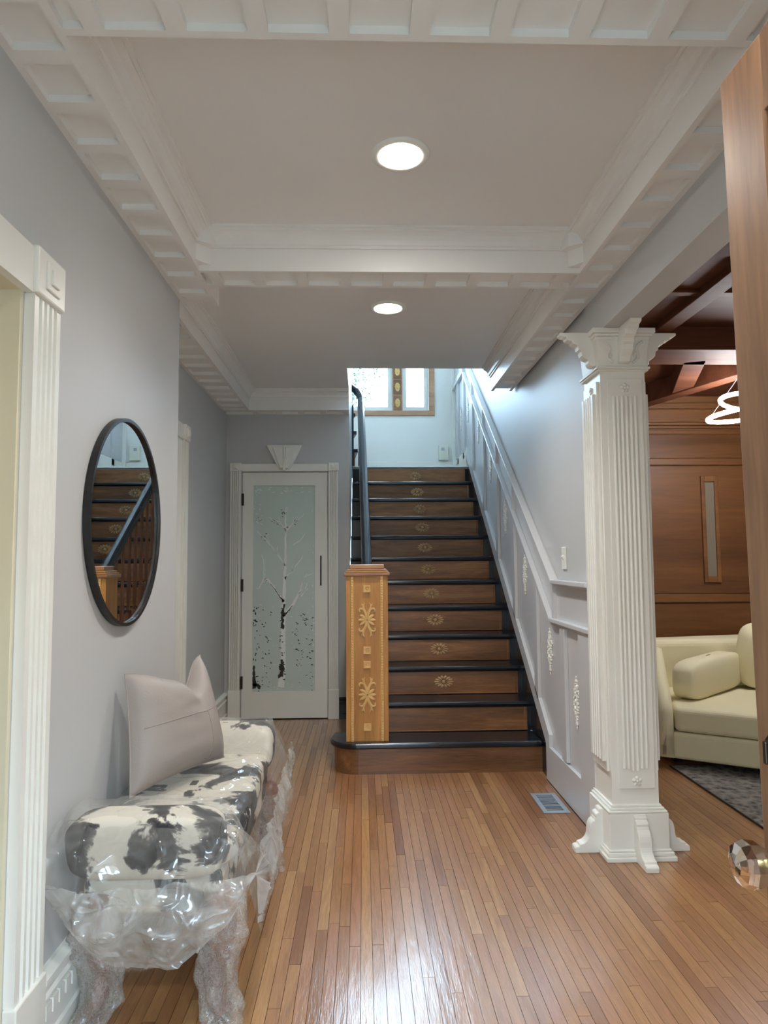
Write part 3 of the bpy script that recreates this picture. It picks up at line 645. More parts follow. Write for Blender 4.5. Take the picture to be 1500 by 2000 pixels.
# ---- wainscot on the stair wall
wn = tag(empty('stair_wainscot', (XR, 4.2, 0)), 'white panelled wainscot climbing the right wall beside the stairs', 'wainscot')
XF, XP = XR-.028, XR-.006          # rail face, panel field
def zsk(y): return .212+.7286*(y-4.101) if y > 4.101 else .212
def zmid(y): return .950+.722*(y-3.938) if y > 3.938 else .945
def zcap(y): return 1.168+.700*(y-3.855) if y > 3.855 else 1.165
YE = 7.15
ZB = ZL+.20
pf = [(3.24, 0), (4.10, 0), (4.10, zsk(4.101))]
pf += [(7.02, zsk(7.02)), (YW, zsk(7.02)), (YW, zcap(7.2)), (7.2, zcap(7.2)), (3.855, zcap(3.8)), (3.24, zcap(3.8))]
MB().prism(pf, 'x', XP, XR-.0005).build('panel_field', 'panelwhite', wn)
box(XF, XP, 3.24, 4.10, 0.004, .205).build('base_rail', 'panelwhite', wn, bevel=.003)
MB().prism([(4.10, .0), (4.101, .212), (7.02, 2.338), (7.02, 2.452), (4.03, .274), (4.03, .205), (4.10, .205)], 'x', XF, XP).build('sloping_base_rail', 'panelwhite', wn, bevel=.003)
box(XR-.03, XR-.001, 3.24, 4.10, -.012, .004).build('shadow_gap_strip', 'black', wn)
def slope_strip(f, y0, y1, lo, hi, x0, x1, name):
    MB().prism([(y0, f(y0)+lo), (y1, f(y1)+lo), (y1, f(y1)+hi), (y0, f(y0)+hi)], 'x', x0, x1).build(name, 'panelwhite', wn, bevel=.004)
for f, nm, pr in ((zmid, 'middle_moulding', .040), (zcap, 'cap_moulding', .050)):
    yk = 3.938 if f is zmid else 3.855
    for lo, hi, xx in ((-.030, 0, .030), (-.016, .008, pr)):
        slope_strip(f, yk, YE, lo, hi, XR-xx, XP, nm)
        box(XR-xx, XP, 3.245, yk+.004, f(3)+lo, f(3)+hi).build(nm, 'panelwhite', wn, bevel=.004)
sty = [3.728, 4.30, 4.895, 5.47, 6.055, 6.65]
for y in sty:
    a, e = y-.042, y+.042
    MB().prism([(a, zsk(a)+(.09 if a > 4.1 else 0)), (e, zsk(e)+(.09 if e > 4.1 else 0)), (e, zmid(e)-.02), (a, zmid(a)-.02)], 'x', XF, XP).build('stile', 'panelwhite', wn, bevel=.003)
box(XF, XP, 3.24, 3.45, .2, .935).build('stile', 'panelwhite', wn, bevel=.003)
for y in (3.90, 4.90, 5.48, 6.06, 6.65): MB().prism([(y-.012, zmid(y-.012)), (y+.012, zmid(y+.012)), (y+.012, zcap(y+.012)-.02), (y-.012, zcap(y-.012)-.02)], 'x', XF, XP).build('frieze_divider', 'panelwhite', wn)
for y in (7.19, 7.62): box(XF, XP, y-.04, y+.04, ZL+.1, 3.3).build('stile', 'panelwhite', wn)
box(XF, XP, 7.02, YW, ZL, ZL+.17).build('landing_base', 'trim', wn)
box(XF-.012, XP, 7.15, YW, 3.27, 3.33).build('landing_rail', 'panelwhite', wn)
box(XR-.045, XR-.001, YW-.045, YW, ZL, 3.6).build('corner_bead', 'trim', wn, bevel=.008)
# plaster drop ornaments in the panels
dp = MB(); r3 = random.Random(5)
for i in range(26):
    t = i/25; z = .105-.21*t; wd = .008+.046*math.sin(PI*min(1, t*1.05))**1.2*(0.5+.5*abs(math.sin(7*t)))
    for sgn in (1, -1):
        dp.ball((-.004, sgn*wd*r3.uniform(.3, 1), z+r3.uniform(-.004, .004)), (.008, .011, .009), 6, 4)
dp.tube([(-.004, .002*math.sin(i), .12-.24*i/8) for i in range(9)], .0035, 5)
dp.ball((-.004, 0, .128), (.005, .006, .009), 6, 4); dp.ball((-.004, 0, -.125), (.005, .006, .010), 6, 4)
dpm = dp.mesh('drop_ornament', (0, 0, 0)); dpm.materials.append(M['trim'])
for p in dpm.polygons: p.use_smooth = True
for y, z in ((3.545, .555), (4.03, .752), (4.615, 1.185), (5.215, 1.615), (5.79, 2.07), (6.37, 2.505), (6.98, 2.83), (7.45, 2.83)):
    put(dpm, 'drop_ornament', (XP, y, z), wn)

# ---- column at the end of the wall
co = tag(empty('column', (1.18, 3.13, 0)), 'white fluted square column with bracketed capital and base', 'column')
CX0, CX1, CY0, CY1 = 1.076, 1.280, 3.030, 3.250
box(CX0, CX1, CY0, CY1, .19, 2.15).build('shaft', 'trim', co)
MB().prism([(CX0-.024, CY0-.025), (CX1+.032, CY0-.025), (CX1+.032, CY1+.02), (CX0-.024, CY1+.02)], 'z', 0, .195).build('plinth', 'trim', co, bevel=.004)
for pr, z0, z1 in ((.022, 0, .02), (.014, .02, .036), (.006, .036, .046)):
    box(CX0-.024-pr, CX1+.032+pr, CY0-.025-pr, CY1+.02, z0, z1).build('base_moulding', 'trim', co, bevel=.004)
for pr, z0, z1 in ((.026, .195, .205), (.016, .205, .216), (.008, .216, .226)):
    box(CX0-pr, CX1+pr, CY0-pr, CY1+.01, z0, z1).build('plinth_moulding', 'trim', co, bevel=.003)
# front pilaster
def plan(q0, q1, at, sgn, plane, depth, nfl): return on_plane(fluted(q0, q1, depth, nfl), plane, at, sgn)
box(1.104, 1.264, CY0-.008, CY0, .293, 2.098).build('pilaster_board', 'trim', co, bevel=.002)
for i, x in enumerate((1.132, 1.150, 1.170, 1.190, 1.210, 1.230)):
    MB().lathe([(.0075, 0), (.0075, 1)], (0, 0, 0), 8) if False else None
    lo = .368-(.01 if i in (2, 3) else 0)
    MB().tube([(x, CY0-.009, lo+.012), (x, CY0-.009, 2.015)], .0068, 8).build('reed', 'trim', co, smooth=False)
for z in (2.055, .325):
    fm = MB()
    for i in range(5):
        th = 2*PI*i/5+PI/2; fm.ball((1.184+.014*math.cos(th), CY0-.009, z+.014*math.sin(th)), (.009, .007, .009), 8, 5)
    fm.ball((1.184, CY0-.011, z), (.007, .009, .007), 8, 5)
    fm.build('flower', 'trim', co, smooth=True)
# side pilasters
for xa, sg in ((CX0, -1), (CX1, 1)):
    xs = sorted((xa, xa+sg*.012))
    box(xs[0], xs[1], CY0+.020, CY1-.02, .36, 2.09).build('pilaster_board', 'trim', co, bevel=.002)
    xs = sorted((xa+sg*.012, xa+sg*.026))
    pl = [(xa+sg*(.012+d), q) for q, d in fluted(CY0+.035, CY1-.035, .014, 4)]
    MB().prism(pl, 'z', .40, 2.035).build('fluted_pilaster', 'trim', co)
    fm = MB()
    for i in range(5):
        th = 2*PI*i/5; fm.ball((xa+sg*.014, CY0+.09+.011*math.cos(th), 2.062+.011*math.sin(th)), (.004, .008, .008), 8, 5)
    fm.build('flower', 'trim', co, smooth=True)
# capital
def frus(x0, x1, y0, y1, z0, X0, X1, Y0, Y1, z1):
    return MB().add([(x0, y0, z0), (x1, y0, z0), (x1, y1, z0), (x0, y1, z0), (X0, Y0, z1), (X1, Y0, z1), (X1, Y1, z1), (X0, Y1, z1)],
                    [(0, 3, 2, 1), (4, 5, 6, 7), (0, 1, 5, 4), (1, 2, 6, 5), (2, 3, 7, 6), (3, 0, 4, 7)])
for pr, z0, z1 in ((.014, 2.132, 2.140), (.020, 2.140, 2.150), (.012, 2.150, 2.158)):
    box(CX0-pr, CX1+pr, CY0-pr, CY1+.01, z0, z1).build('neck_moulding', 'trim', co, bevel=.003)
bell = frus(CX0-.006, CX1+.006, CY0-.006, CY1, 2.158, CX0-.018, CX1+.018, CY0-.020, CY1, 2.272).build('bell', 'trim', co)
for pr, z0, z1 in ((.022, 2.272, 2.288), (.030, 2.288, 2.300), (.040, 2.300, 2.3225)):
    box(CX0-pr, CX1+pr, CY0-pr, CY1, z0, z1).build('abacus_moulding', 'trim', co, bevel=.003)
TB = [(-.02, 2.165), (.010, 2.165), (.022, 2.170), (.028, 2.182), (.030, 2.196), (.046, 2.203), (.058, 2.216), (.062, 2.236), (.072, 2.244), (.076, 2.262), (.098, 2.272), (.104, 2.284), (.126, 2.289), (.130, 2.302), (.150, 2.306), (.158, 2.312), (.158, 2.3225), (-.02, 2.3225)]
BBK = [(-0.01, 0), (0.125, 0), (0.125, 0.02), (0.119, 0.026), (0.106, 0.028), (0.104, 0.036), (0.102, 0.038), (0.0938, 0.0389), (0.0859, 0.0417), (0.0787, 0.0461), (0.0723, 0.0521), (0.0671, 0.0593), (0.0632, 0.0676), (0.0608, 0.0766), (0.06, 0.086), (0.0594, 0.0976), (0.0576, 0.1086), (0.0548, 0.1184), (0.051, 0.1267), (0.0464, 0.1329), (0.0413, 0.1367), (0.036, 0.138), (0.034, 0.146), (0.031, 0.15), (0.033, 0.158), (0.031, 0.166), (0.024, 0.17), (0.016, 0.172), (0.017, 0.18), (0.014, 0.188), (-0.01, 0.19)]
for prof, xl, xr, yf, th, nm in ((TB, CX0-.01, CX1+.01, CY0-.01, .026, 'capital_bracket'), (BBK, CX0-.024, CX1+.032, CY0-.025, .027, 'base_bracket')):
    ym = CY0+(.06 if nm[0] == 'c' else .085); xm = (CX0+CX1)/2+(.005 if nm[0] == 'b' else .002)
    MB().prism([(xl-d, z) for d, z in prof], 'y', ym-th, ym+th).build(nm, 'trim', co, bevel=.003)
    MB().prism([(xr+d, z) for d, z in prof], 'y', ym-th, ym+th).build(nm, 'trim', co, bevel=.003)
    MB().prism([(yf-d, z) for d, z in prof], 'x', xm-th, xm+th).build(nm, 'trim', co, bevel=.003)
for sg in (1, -1):
    pts = []
    for i in range(15):
        t = i/14; z = 2.170+t*.094; x = 1.179+sg*(.045+.042*t+.014*math.sin(2*PI*t)); y = CY0-.008-.014*(t)
        pts.append((x, y, z))
    MB().tube(pts, .0055, 6).build('scroll_relief', 'trim', bell, smooth=True)
    pts = [(1.179+sg*(.062+.012*math.cos(a)), CY0-.0125, 2.205+.012*math.sin(a)) for a in [i*.6 for i in range(9)]]
    MB().tube(pts, .003, 6).build('scroll_relief', 'trim', bell, smooth=True)

# ---- landing window, chime box
wi = struct(empty('window_1', (.2, YW, 2.98)), 'upstairs landing window in an oak frame', 'window')
y0, y1 = YW-.022, YW+.03
box(-.52, .857, y0, y1, 2.985, 3.045).build('sill_board', 'winwood', wi, bevel=.004)
box(.79, .857, y0, y1, 3.045, 4.80).build('side_board', 'winwood', wi, bevel=.003); box(-.52, -.45, y0, y1, 3.045, 4.80).build('side_board', 'winwood', wi, bevel=.003)
box(-.52, .857, y0, y1, 4.80, 4.87).build('head_board', 'winwood', wi)
mu = box(.36, .478, y0+.01, YW+.10, 3.045, 4.80).build('mullion', 'winwood', wi)
for i in range(9):
    zc = 3.135+i*.19
    pl = box(.372, .466, y0+.004, y0+.012, zc-.09, zc+.09).build('carved_panel', 'riser', mu)
    q = MB()
    for j in range(10):
        th = 2*PI*j/10; q.ball((.419+.021*math.cos(th), y0+.003, zc+.040*math.sin(th)), (.012, .005, .016), 6, 4)
    q.ball((.419, y0+.001, zc), (.014, .006, .022), 8, 5)
    q.build('rosette', 'newel2', pl, smooth=True)
for xa, xb in ((-.45, .36), (.478, .79)):
    q = MB().box(xa, xa+.05, YW+.03, YW+.08, 3.045, 4.80).box(xb-.055, xb, YW+.03, YW+.08, 3.045, 4.80).box(xa+.05, xb-.055, YW+.03, YW+.08, 3.045, 3.10).box(xa+.05, xb-.055, YW+.03, YW+.08, 4.745, 4.80).build('sash', 'plasticwhite', wi)
    box(xa+.05, xb-.055, YW+.052, YW+.056, 3.10, 4.745).build('pane', 'pane', q)
struct(box(-1.6, XR-.045, YW-.018, YW, ZL, ZL+.185).build('baseboard_landing', 'trim', bevel=.004), 'white baseboard of the landing wall above the top step', 'baseboard')
w2 = struct(empty('window_added', (-.166, 6.2, 3.55)), 'added stairwell window high on the left, unseen, lighting the stair wall', 'window')  # window added to let sky light onto the right stair wall
MB().box(-.2, -.13, 5.45, 5.50, 3.55, 4.85).box(-.2, -.13, 6.90, 6.95, 3.55, 4.85).box(-.2, -.13, 5.50, 6.90, 3.55, 3.60).box(-.2, -.13, 5.50, 6.90, 4.80, 4.85).box(-.18, -.15, 6.18, 6.22, 3.60, 4.80).build('sash', 'plasticwhite', w2)
for ya, yb in ((5.50, 6.18), (6.22, 6.90)): box(-.168, -.164, ya, yb, 3.60, 4.80).build('pane', 'pane', w2)
cb = tag(empty('chime_box', (.95, YW, 2.45)), 'small white wall box near the right corner of the landing', 'wall box')
box(.893, 1.012, YW-.045, YW, 2.455, 2.63).build('cover', 'creamplastic', cb, bevel=.008)
box(.925, .962, YW-.048, YW-.044, 2.565, 2.60).build('grille', 'steel', cb)
sw = tag(empty('light_switch', (XR, 3.72, 1.29)), 'white light switch on the grey wall above the wainscot rail', 'switch')
box(XR-.008, XR, 3.685, 3.76, 1.232, 1.352).build('plate', 'plasticwhite', sw, bevel=.003)
MB().prism([(XR-.008, 1.282), (XR-.022, 1.300), (XR-.008, 1.308)], 'y', 3.712, 3.732).build('toggle', 'plasticwhite', sw)

# ---- floor register
vr = tag(empty('floor_vent', (.982, 3.71, 0)), 'grey metal floor register beside the wainscot', 'vent')
vx0, vx1, vy0, vy1 = .913, 1.050, 3.560, 3.855
MB().box(vx0, vx1, vy0, vy0+.028, .0005, .006).box(vx0, vx1, vy1-.028, vy1, .0005, .006).box(vx0, vx0+.024, vy0+.028, vy1-.028, .0005, .006).box(vx1-.024, vx1, vy0+.028, vy1-.028, .0005, .006).build('frame', 'steel', vr, bevel=.0015)
box(vx0+.02, vx1-.02, vy0+.02, vy1-.02, .0004, .0012).build('duct_shade_plate', 'matteblack', vr)  # flat black plate standing in for the shade inside the duct
sme = MB().prism([(-.002, 0), (-.0015, .0012), (.0015, .0018), (.002, 0)], 'x', -.0445, .0445).mesh('slat', (0, 0, 0)); sme.materials.append(M['steel'])
for i in range(13): put(sme, 'slat', ((vx0+vx1)/2, vy0+.039+i*.0181, .0012), vr)

# ================================================================== SITTING ROOM
pw = struct(box(1.21, 5.0, YP, YP+.15, 0, 2.75).build('wall_panelled', 'panel'), 'brown wood panelled wall of the sitting room', 'wall')
for z0, z1, pr, nm in ((2.528, 2.575, .045, 'crown_board'), (2.42, 2.528, .020, 'frieze_board'), (2.392, 2.412, .034, 'moulding'), (2.362, 2.385, .028, 'moulding'), (2.318, 2.350, .020, 'moulding'), (2.118, 2.312, .010, 'upper_panel'), (2.058, 2.112, .026, 'moulding'), (1.000, 2.050, .006, 'large_panel'), (.930, .995, .022, 'moulding'), (.16, .92, .006, 'lower_panel'), (0, .15, .02, 'base_board')):
    box(1.21, 5.0, YP-pr, YP, z0, z1).build(nm, 'panel', pw, bevel=.004)
fr_ = MB().box(2.798, 2.828, YP-.028, YP-.006, 1.09, 1.968).box(2.908, 2.94, YP-.028, YP-.006, 1.09, 1.968).box(2.828, 2.908, YP-.028, YP-.006, 1.918, 1.968).box(2.828, 2.908, YP-.028, YP-.006, 1.09, 1.14).build('inset_frame', 'panel', pw, bevel=.004)
box(2.828, 2.908, YP-.012, YP-.006, 1.14, 1.918).build('inset_glass', 'tanglass', fr_)
struct(MB().box(5.0, 5.1, YF, YP+.15, 0, 2.75).build('wall_sitting_right', 'panel'), 'far right wall of the sitting room, out of view', 'wall')
rc = struct(box(1.21, 5.0, YF, YP, 2.64, 2.75).build('ceiling_coffered', 'coffer'), 'dark wooden coffered ceiling of the sitting room', 'ceiling')
def cbeam(p, q, wd, z0=2.50, z1=2.64):
    a, e = Vector((*p, 0)), Vector((*q, 0)); t = (e-a).normalized(); s_ = Vector((-t.y, t.x, 0))*wd/2
    MB().prism([(v.x, v.y) for v in (a-s_, e-s_, e+s_, a+s_)], 'z', z0, z1).build('ceiling_beam', 'coffer', rc, bevel=.004)
cbeam((1.21, 4.035), (5.0, 4.035), .31); cbeam((1.21, 2.55), (5.0, 2.55), .22)
cbeam((2.06, 4.12), (2.36, 4.95), .13); cbeam((2.62, 4.12), (2.14, 5.56), .12, 2.49)
cbeam((1.75, 2.0), (1.75, 3.9), .10, 2.60); cbeam((2.7, 4.2), (2.7, .3), .2); cbeam((1.21, 3.35), (2.7, 3.35), .05, 2.62)
# ring chandelier
ch = tag(empty('ring_chandelier', (2.58, 4.35, 2.2)), 'white glowing ring chandelier half hidden by the open door', 'chandelier')
for rr, dz, tilt, nm in ((.30, 0, .10, 'led_ring'), (.22, .065, -.16, 'led_ring')):
    pts = [(2.58+rr*math.cos(a), 4.35+rr*math.sin(a), 2.235+dz+tilt*rr*math.cos(a)) for a in [2*PI*i/40 for i in range(41)]]
    MB().tube(pts, .014, 8, caps=False).build(nm, 'ring', ch, smooth=True)
for a in (0.4, 2.5, 4.6):
    MB().tube([(2.58+.3*math.cos(a), 4.35+.3*math.sin(a), 2.24+.03*math.cos(a)), (2.58, 4.35, 2.63)], .0015, 4).build('cable', 'steel', ch)
MB().lathe([(.06, 2.60), (.06, 2.64)], (2.58, 4.35, 0), 20).build('ceiling_plate', 'steel', ch)
# floor lamp added to brighten the room, hidden by the door
fp = tag(empty('fill_lamp', (3.5, 1.5, 0)), 'added floor lamp with a white drum shade, unseen, brightening the sitting room', 'lamp')
MB().lathe([(.14, .0), (.14, .02), (.02, .03)], (3.5, 1.5, 0.001), 24).build('base', 'steel', fp, smooth=False)
MB().tube([(3.5, 1.5, .03), (3.5, 1.5, 1.45)], .012, 8).build('pole', 'steel', fp)
MB().lathe([(.20, 1.35), (.17, 1.65)], (3.5, 1.5, 0), 32).build('shade', 'warmwhite', fp, smooth=False)

def sq(v, e): return math.copysign(abs(v)**e, v)
def cushion(c, ax, ay, az, h, e1=.35, e2=.35, nu=28, nv=15, fn=None):
    """superquadric pad; ax, ay, az unit vectors, h half sizes"""
    c, ax, ay, az = Vector(c), Vector(ax).normalized(), Vector(ay).normalized(), Vector(az).normalized()
    def f(u, v):
        th = 2*PI*u; ph = -PI/2+PI*(0.001+.998*v)
        x = sq(math.cos(ph), e1)*sq(math.cos(th), e2); y = sq(math.cos(ph), e1)*sq(math.sin(th), e2); z = sq(math.sin(ph), e1)
        p = c+ax*(h[0]*x)+ay*(h[1]*y)+az*(h[2]*z)
        return fn(p) if fn else p
    return MB().grid(f, nu, nv, True)
# sofa
so = tag(empty('sofa', (2.4, 4.6, 0)), 'cream curved sofa behind the column in the sitting room', 'sofa')
F0, F1, B0, B1 = (1.84, 4.33), (2.95, 3.62), (2.10, 5.16), (3.35, 5.42)
def lerp2(p, q, t): return (p[0]+(q[0]-p[0])*t, p[1]+(q[1]-p[1])*t)
MB().prism([F0, F1, B1, B0], 'z', .055, .217).build('base', 'sofa', so, bevel=.02, seg=3)
S0, S1 = lerp2(F0, F1, .075), F1
MB().prism([S0, S1, lerp2(F1, B1, .8), lerp2(lerp2(F0, B0, .78), lerp2(F1, B1, .78), .09)], 'z', .220, .366).build('seat_cushion', 'sofa', so, bevel=.03, seg=4)
MB().prism([lerp2(F0, B0, .78), lerp2(F1, B1, .78), B1, B0], 'z', .217, .70).build('backrest', 'sofa', so, bevel=.05, seg=4)
# left arm sweeping down to the front
arm = MB(); K = 12; vsa = []
for i in range(K+1):
    t = i/K; ztop = .36+.34*(t**.75)*(1.0); a = lerp2(F0, B0, t*.98); wd_ = .065+.02*t
    d = Vector((F1[0]-F0[0], F1[1]-F0[1])).normalized()*wd_*1.4
    vsa += [(a[0], a[1], .06), (a[0]+.01, a[1], ztop-.03), (a[0]+d.x*.5, a[1]+d.y*.5, ztop), (a[0]+d.x, a[1]+d.y, ztop-.03), (a[0]+d.x, a[1]+d.y, .06)]
arm.add(vsa, [(i*5+j, i*5+j+1, i*5+j+6, i*5+j+5) for i in range(K) for j in range(4)]+[(4, 3, 2, 1, 0), tuple(K*5+j for j in range(5))])
arm.build('arm', 'sofa', so, smooth=True)
for p in ((1.98, 4.40), (2.8, 3.85), (2.2, 5.05), (3.2, 5.3)): box(p[0]-.025, p[0]+.025, p[1]-.025, p[1]+.025, 0.0078, .055).build('foot', 'blackmetal', so)
tag(cushion((2.37, 4.72, .495), (.66, .54, .02), (-.54, .66, .0), (0, 0, 1), (.40, .085, .128), .45, .3).build('bolster_pillow', 'sofa', smooth=True), 'small cream bolster pillow lying on the sofa seat', 'pillow')
tag(cushion((3.00, 4.88, .60), (1, .12, 0), (-.12, 1, .25), (.08, -.2, 1), (.34, .10, .225), .35, .35).build('back_cushion', 'sofa', smooth=True), 'cream back cushion standing upright against the sofa back', 'cushion')
rg = tag(empty('rug', (2.9, 3.4, 0)), 'dark grey distressed rug under the sofa front', 'rug')
box(1.905, 4.4, 2.3, 4.315, .0006, .006).build('pile', 'rug', rg)
MB().box(1.897, 1.905, 2.3, 4.323, .0006, .007).box(1.905, 4.4, 4.315, 4.323, .0006, .007).build('binding', 'blackmetal', rg)

# ================================================================== LEFT SIDE OF THE HALL
# round mirror
mr = tag(empty('round_mirror', (XL, 2.474, 1.065)), 'large round mirror in a thin black metal frame', 'mirror')
MC = (XL, 2.474, 1.428)
MB().lathe([(.354, .002), (.366, .002), (.366, .024), (.354, .024), (.354, .014)], MC, 96, 'x', cap=False).build('frame', 'blackmetal', mr, smooth=False)
MB().lathe([(.355, .002), (.355, .013), (.0005, .013)], MC, 96, 'x', cap=False).build('glass', 'mirror', mr)

# bench
be = tag(empty('bench', (-.6, 2.53, 0)), 'cowhide print bench with padded rolled arms and wrapped legs', 'bench')
X, Y, Z = (1, 0, 0), (0, 1, 0), (0, 0, 1)
def armf(y0, sg):
    def f(p):                       # the roll leans outward
        return (p.x, p.y+sg*(p.z-.45)*.28, p.z)
    return f
cushion((-.612, 2.055, .49), X, Y, Z, (.215, .078, .098), .5, .3, 40, 19, armf(2.05, -1)).build('near_arm', 'cow', be, smooth=True)
cushion((-.600, 3.035, .49), X, Y, Z, (.215, .078, .098), .5, .3, 40, 19, armf(3.03, 1)).build('far_arm', 'cow', be, smooth=True)
cushion((-.605, 2.545, .435), X, Y, Z, (.222, .47, .062), .5, .22, 40, 15, lambda p: (p.x+(.02*math.sin((p.y-2.1)*7.0) if p.x > -.5 else 0), p.y, p.z)).build('seat', 'cow', be, smooth=True)
box(-.80, -.41, 2.05, 3.04, .285, .39).build('apron', 'cow', be, bevel=.02, seg=3)
for (lx, ly, sx, sy) in ((-.757, 2.075, -1, -1), (-.415, 2.065, 1, -1), (-.405, 2.985, 1, 1), (-.757, 2.985, -1, 1)):
    path = [(lx, ly, .345), (lx+sx*.012, ly+sy*.012, .26), (lx+sx*.006, ly+sy*.006, .19), (lx-sx*.008, ly-sy*.008, .12), (lx-sx*.002, ly-sy*.002, .05), (lx+sx*.018, ly+sy*.018, .012)]
    lg = MB().tube(path, [.042, .040, .034, .028, .027, .032], 10).build('leg', 'legwood', be, smooth=True)
    rw = random.Random(int(lx*1000+ly*77))
    def wrapf(u, v, path=path, rw=rw):
        k = min(len(path)-2, int(v*(len(path)-1))); t = v*(len(path)-1)-k
        c_ = Vector(path[k]).lerp(Vector(path[k+1]), t); th = 2*PI*u
        r_ = .056+.008*math.sin(3*th+9*v)+.006*math.sin(5*th-14*v)+.005*math.sin(26*v)*math.cos(9*th)+(.012 if v < .25 else 0)
        return (c_.x+r_*math.cos(th), c_.y+r_*math.sin(th), .004+max(0, (c_.z-.012))*.97)
    MB().grid(wrapf, 40, 40, True).build('bubble_wrap', 'wrap', lg, smooth=True)

# clear plastic sheet thrown over the bench
vp = [(1.905, .225), (1.900, .30), (1.915, .38), (1.935, .46), (1.945, .53), (1.975, .582), (2.03, .603), (2.085, .595), (2.125, .555), (2.155, .520), (2.25, .508), (2.40, .506), (2.55, .508), (2.70, .508), (2.85, .512), (2.93, .525), (2.975, .560), (3.02, .600), (3.08, .604), (3.13, .575), (3.16, .50), (3.17, .40), (3.175, .30)]
up_ = [(-.842, -.075), (-.838, -.03), (-.81, -.004), (-.75, 0), (-.68, 0), (-.61, .002), (-.54, .002), (-.47, 0), (-.42, -.004), (-.392, -.02), (-.372, -.06), (-.352, -.11), (-.340, -.165), (-.332, -.22), (-.326, -.27), (-.324, -.31)]
def pick(L, t):
    k = min(len(L)-2, int(t*(len(L)-1))); w_ = t*(len(L)-1)-k; w_ = w_*w_*(3-2*w_)
    return L[k][0]+(L[k+1][0]-L[k][0])*w_, L[k][1]+(L[k+1][1]-L[k][1])*w_
from mathutils import noise as mnoise
def sheet(u, v):
    x, dr = pick(up_, u); y, z = pick(vp, v)
    near = max(0, 1-v/.22)                        # on the hanging near end
    if near > 0:
        cen = (x+.60)/.26
        hem = .215+.19*min(1, abs(cen))**2.2+(.06 if x < -.75 else 0)   # scalloped hem
        f = max(0, (.58-z)/.355)
        z = .58-f*(.58-hem); dr *= .25
        y -= .035*math.sin(PI*min(1, f))*(1-.5*cen*cen)
    farr = max(0, (v-.88)/.12); dr *= (1-.6*farr)
    q = Vector((x*4.2, y*4.2, z*4.2)); wob = (.020 if (near > 0 or u > .6) else .007)
    a = mnoise.noise(q*1.7); b_ = mnoise.noise(q*3.3+Vector((7, 3, 1))); rid = 1-abs(mnoise.noise(q*1.9+Vector((3, 9, 4))))*2.2
    cr_ = max(0, 1-abs(mnoise.noise(q*2.4+Vector((4, 1, 7))))*9); zz = z+dr+.006*cr_; side = max(0, (u-.60)/.40)
    yy0 = .008*cr_*min(1, near*3)
    xx = x+side*(.03*a+.020*rid+.022*math.sin(y*13))+.004*b_; yy = y-yy0-(.018*rid+.016*a)*min(1, near*3); zz += wob*.45*abs(b_)+.007*max(0, rid)*(1 if side == 0 else 0)
    if side > 0: zz = max(zz, .19+.05*math.sin(y*11)+.03*a)
    return (max(xx, XL+.004), yy, zz)
ps = empty('plastic_sheet', (-.6, 2.5, .2)); tag(ps, 'crumpled clear plastic sheet draped over the cowhide bench', 'plastic sheet')
MB().grid(sheet, 170, 300).build('cover', 'film', ps, smooth=True)
def skirt(u, v):                                   # second, cloudy layer hanging from under the near arm and along the front
    n_ = .45
    if u < n_:
        t = u/n_; x = -.845+t*.555; cen = (x+.585)/.27
        hem = .205+.20*abs(cen)**2.4; top = .405+.05*abs(cen)**2+.02*math.sin(9*x)
        y = 1.925-.055*math.sin(PI*min(1, v*1.05))*(1-.55*cen*cen)+.02*v
    else:
        t = (u-n_)/(1-n_); a_ = min(1, t/.12); y = 1.935+1.14*max(0, (t-.06)/.94); x = -.288-.03*t
        hem = .40-.13*math.sin(PI*min(1, t*2.4+.12))*(t < .37)-.04*math.sin(PI*t)+.03*math.sin(9*t); top = .50
        x += .030*math.sin(PI*v)*(1-t*.6)
    z = top+(hem-top)*v
    q = Vector((x*5, y*5, z*5)); rid = 1-abs(mnoise.noise(q*1.6+Vector((5, 2, 8))))*2.4; a = mnoise.noise(q*2.6)
    cr_ = max(0, 1-abs(mnoise.noise(q*2.9+Vector((1, 6, 3))))*9); fold = .016*rid+.018*a+.010*math.sin(34*x+12*y+9*z)+.011*cr_
    return (max(x+(.6*abs(fold) if u >= n_ else .3*fold), XL+.006), y-(fold if u < n_ else 0), z+.012*a)
MB().grid(skirt, 260, 70).build('hanging_edge', 'film2', ps, smooth=True)

# pillow on the bench
BL, BR, TR, TL = Vector((-.752, 2.300, .530)), Vector((-.540, 2.745, .530)), Vector((-.650, 2.800, .915)), Vector((-.815, 2.415, .905))
nrm = ((BR-BL).cross(TL-BL)).normalized()
def pil(sgn):
    def f(u, v):
        a, c_ = 2*u-1, 2*v-1
        p = BL.lerp(BR, u).lerp(TL.lerp(TR, u), v)
        inn = .014*(1-a*a)*c_ ; p += (BL-TL).normalized()*inn + (BL-BR).normalized()*(.010*(1-c_*c_)*a)     # edges pulled in between corners
        chop = math.exp(-((u-.74)/.10)**2)*max(0, (v-.35)/.65)**1.5
        dip = (math.exp(-((u-.72)/.13)**2)+.45*math.exp(-((u-.5)/.25)**2))*max(0, (v-.40)/.60)**1.5
        p += (BL-TL).normalized()*.092*dip
        th = .085*((1-a**4)*(1-c_**4))**.6
        th *= 1-.45*chop
        wr_ = .004*mnoise.noise(Vector((u*5, v*9, 1)))*(1-a*a)*(1-c_*c_)
        p += nrm*(sgn*(th*(1 if sgn > 0 else .35))+wr_*(sgn > 0))
        p.x = max(p.x, XL+.008)
        return p
    return f
pw_ = MB().grid(pil(1), 44, 44); pb = MB().grid(pil(-1), 44, 44); pb.f = [f[::-1] for f in pb.f]; pw_.add(pb.v, pb.f)
po = empty('throw_pillow', (-.66, 2.53, .53)); tag(po, 'pale pink square pillow leaning on the wall above the bench', 'pillow')
pw_.build('cover', 'pillow', po, smooth=True)
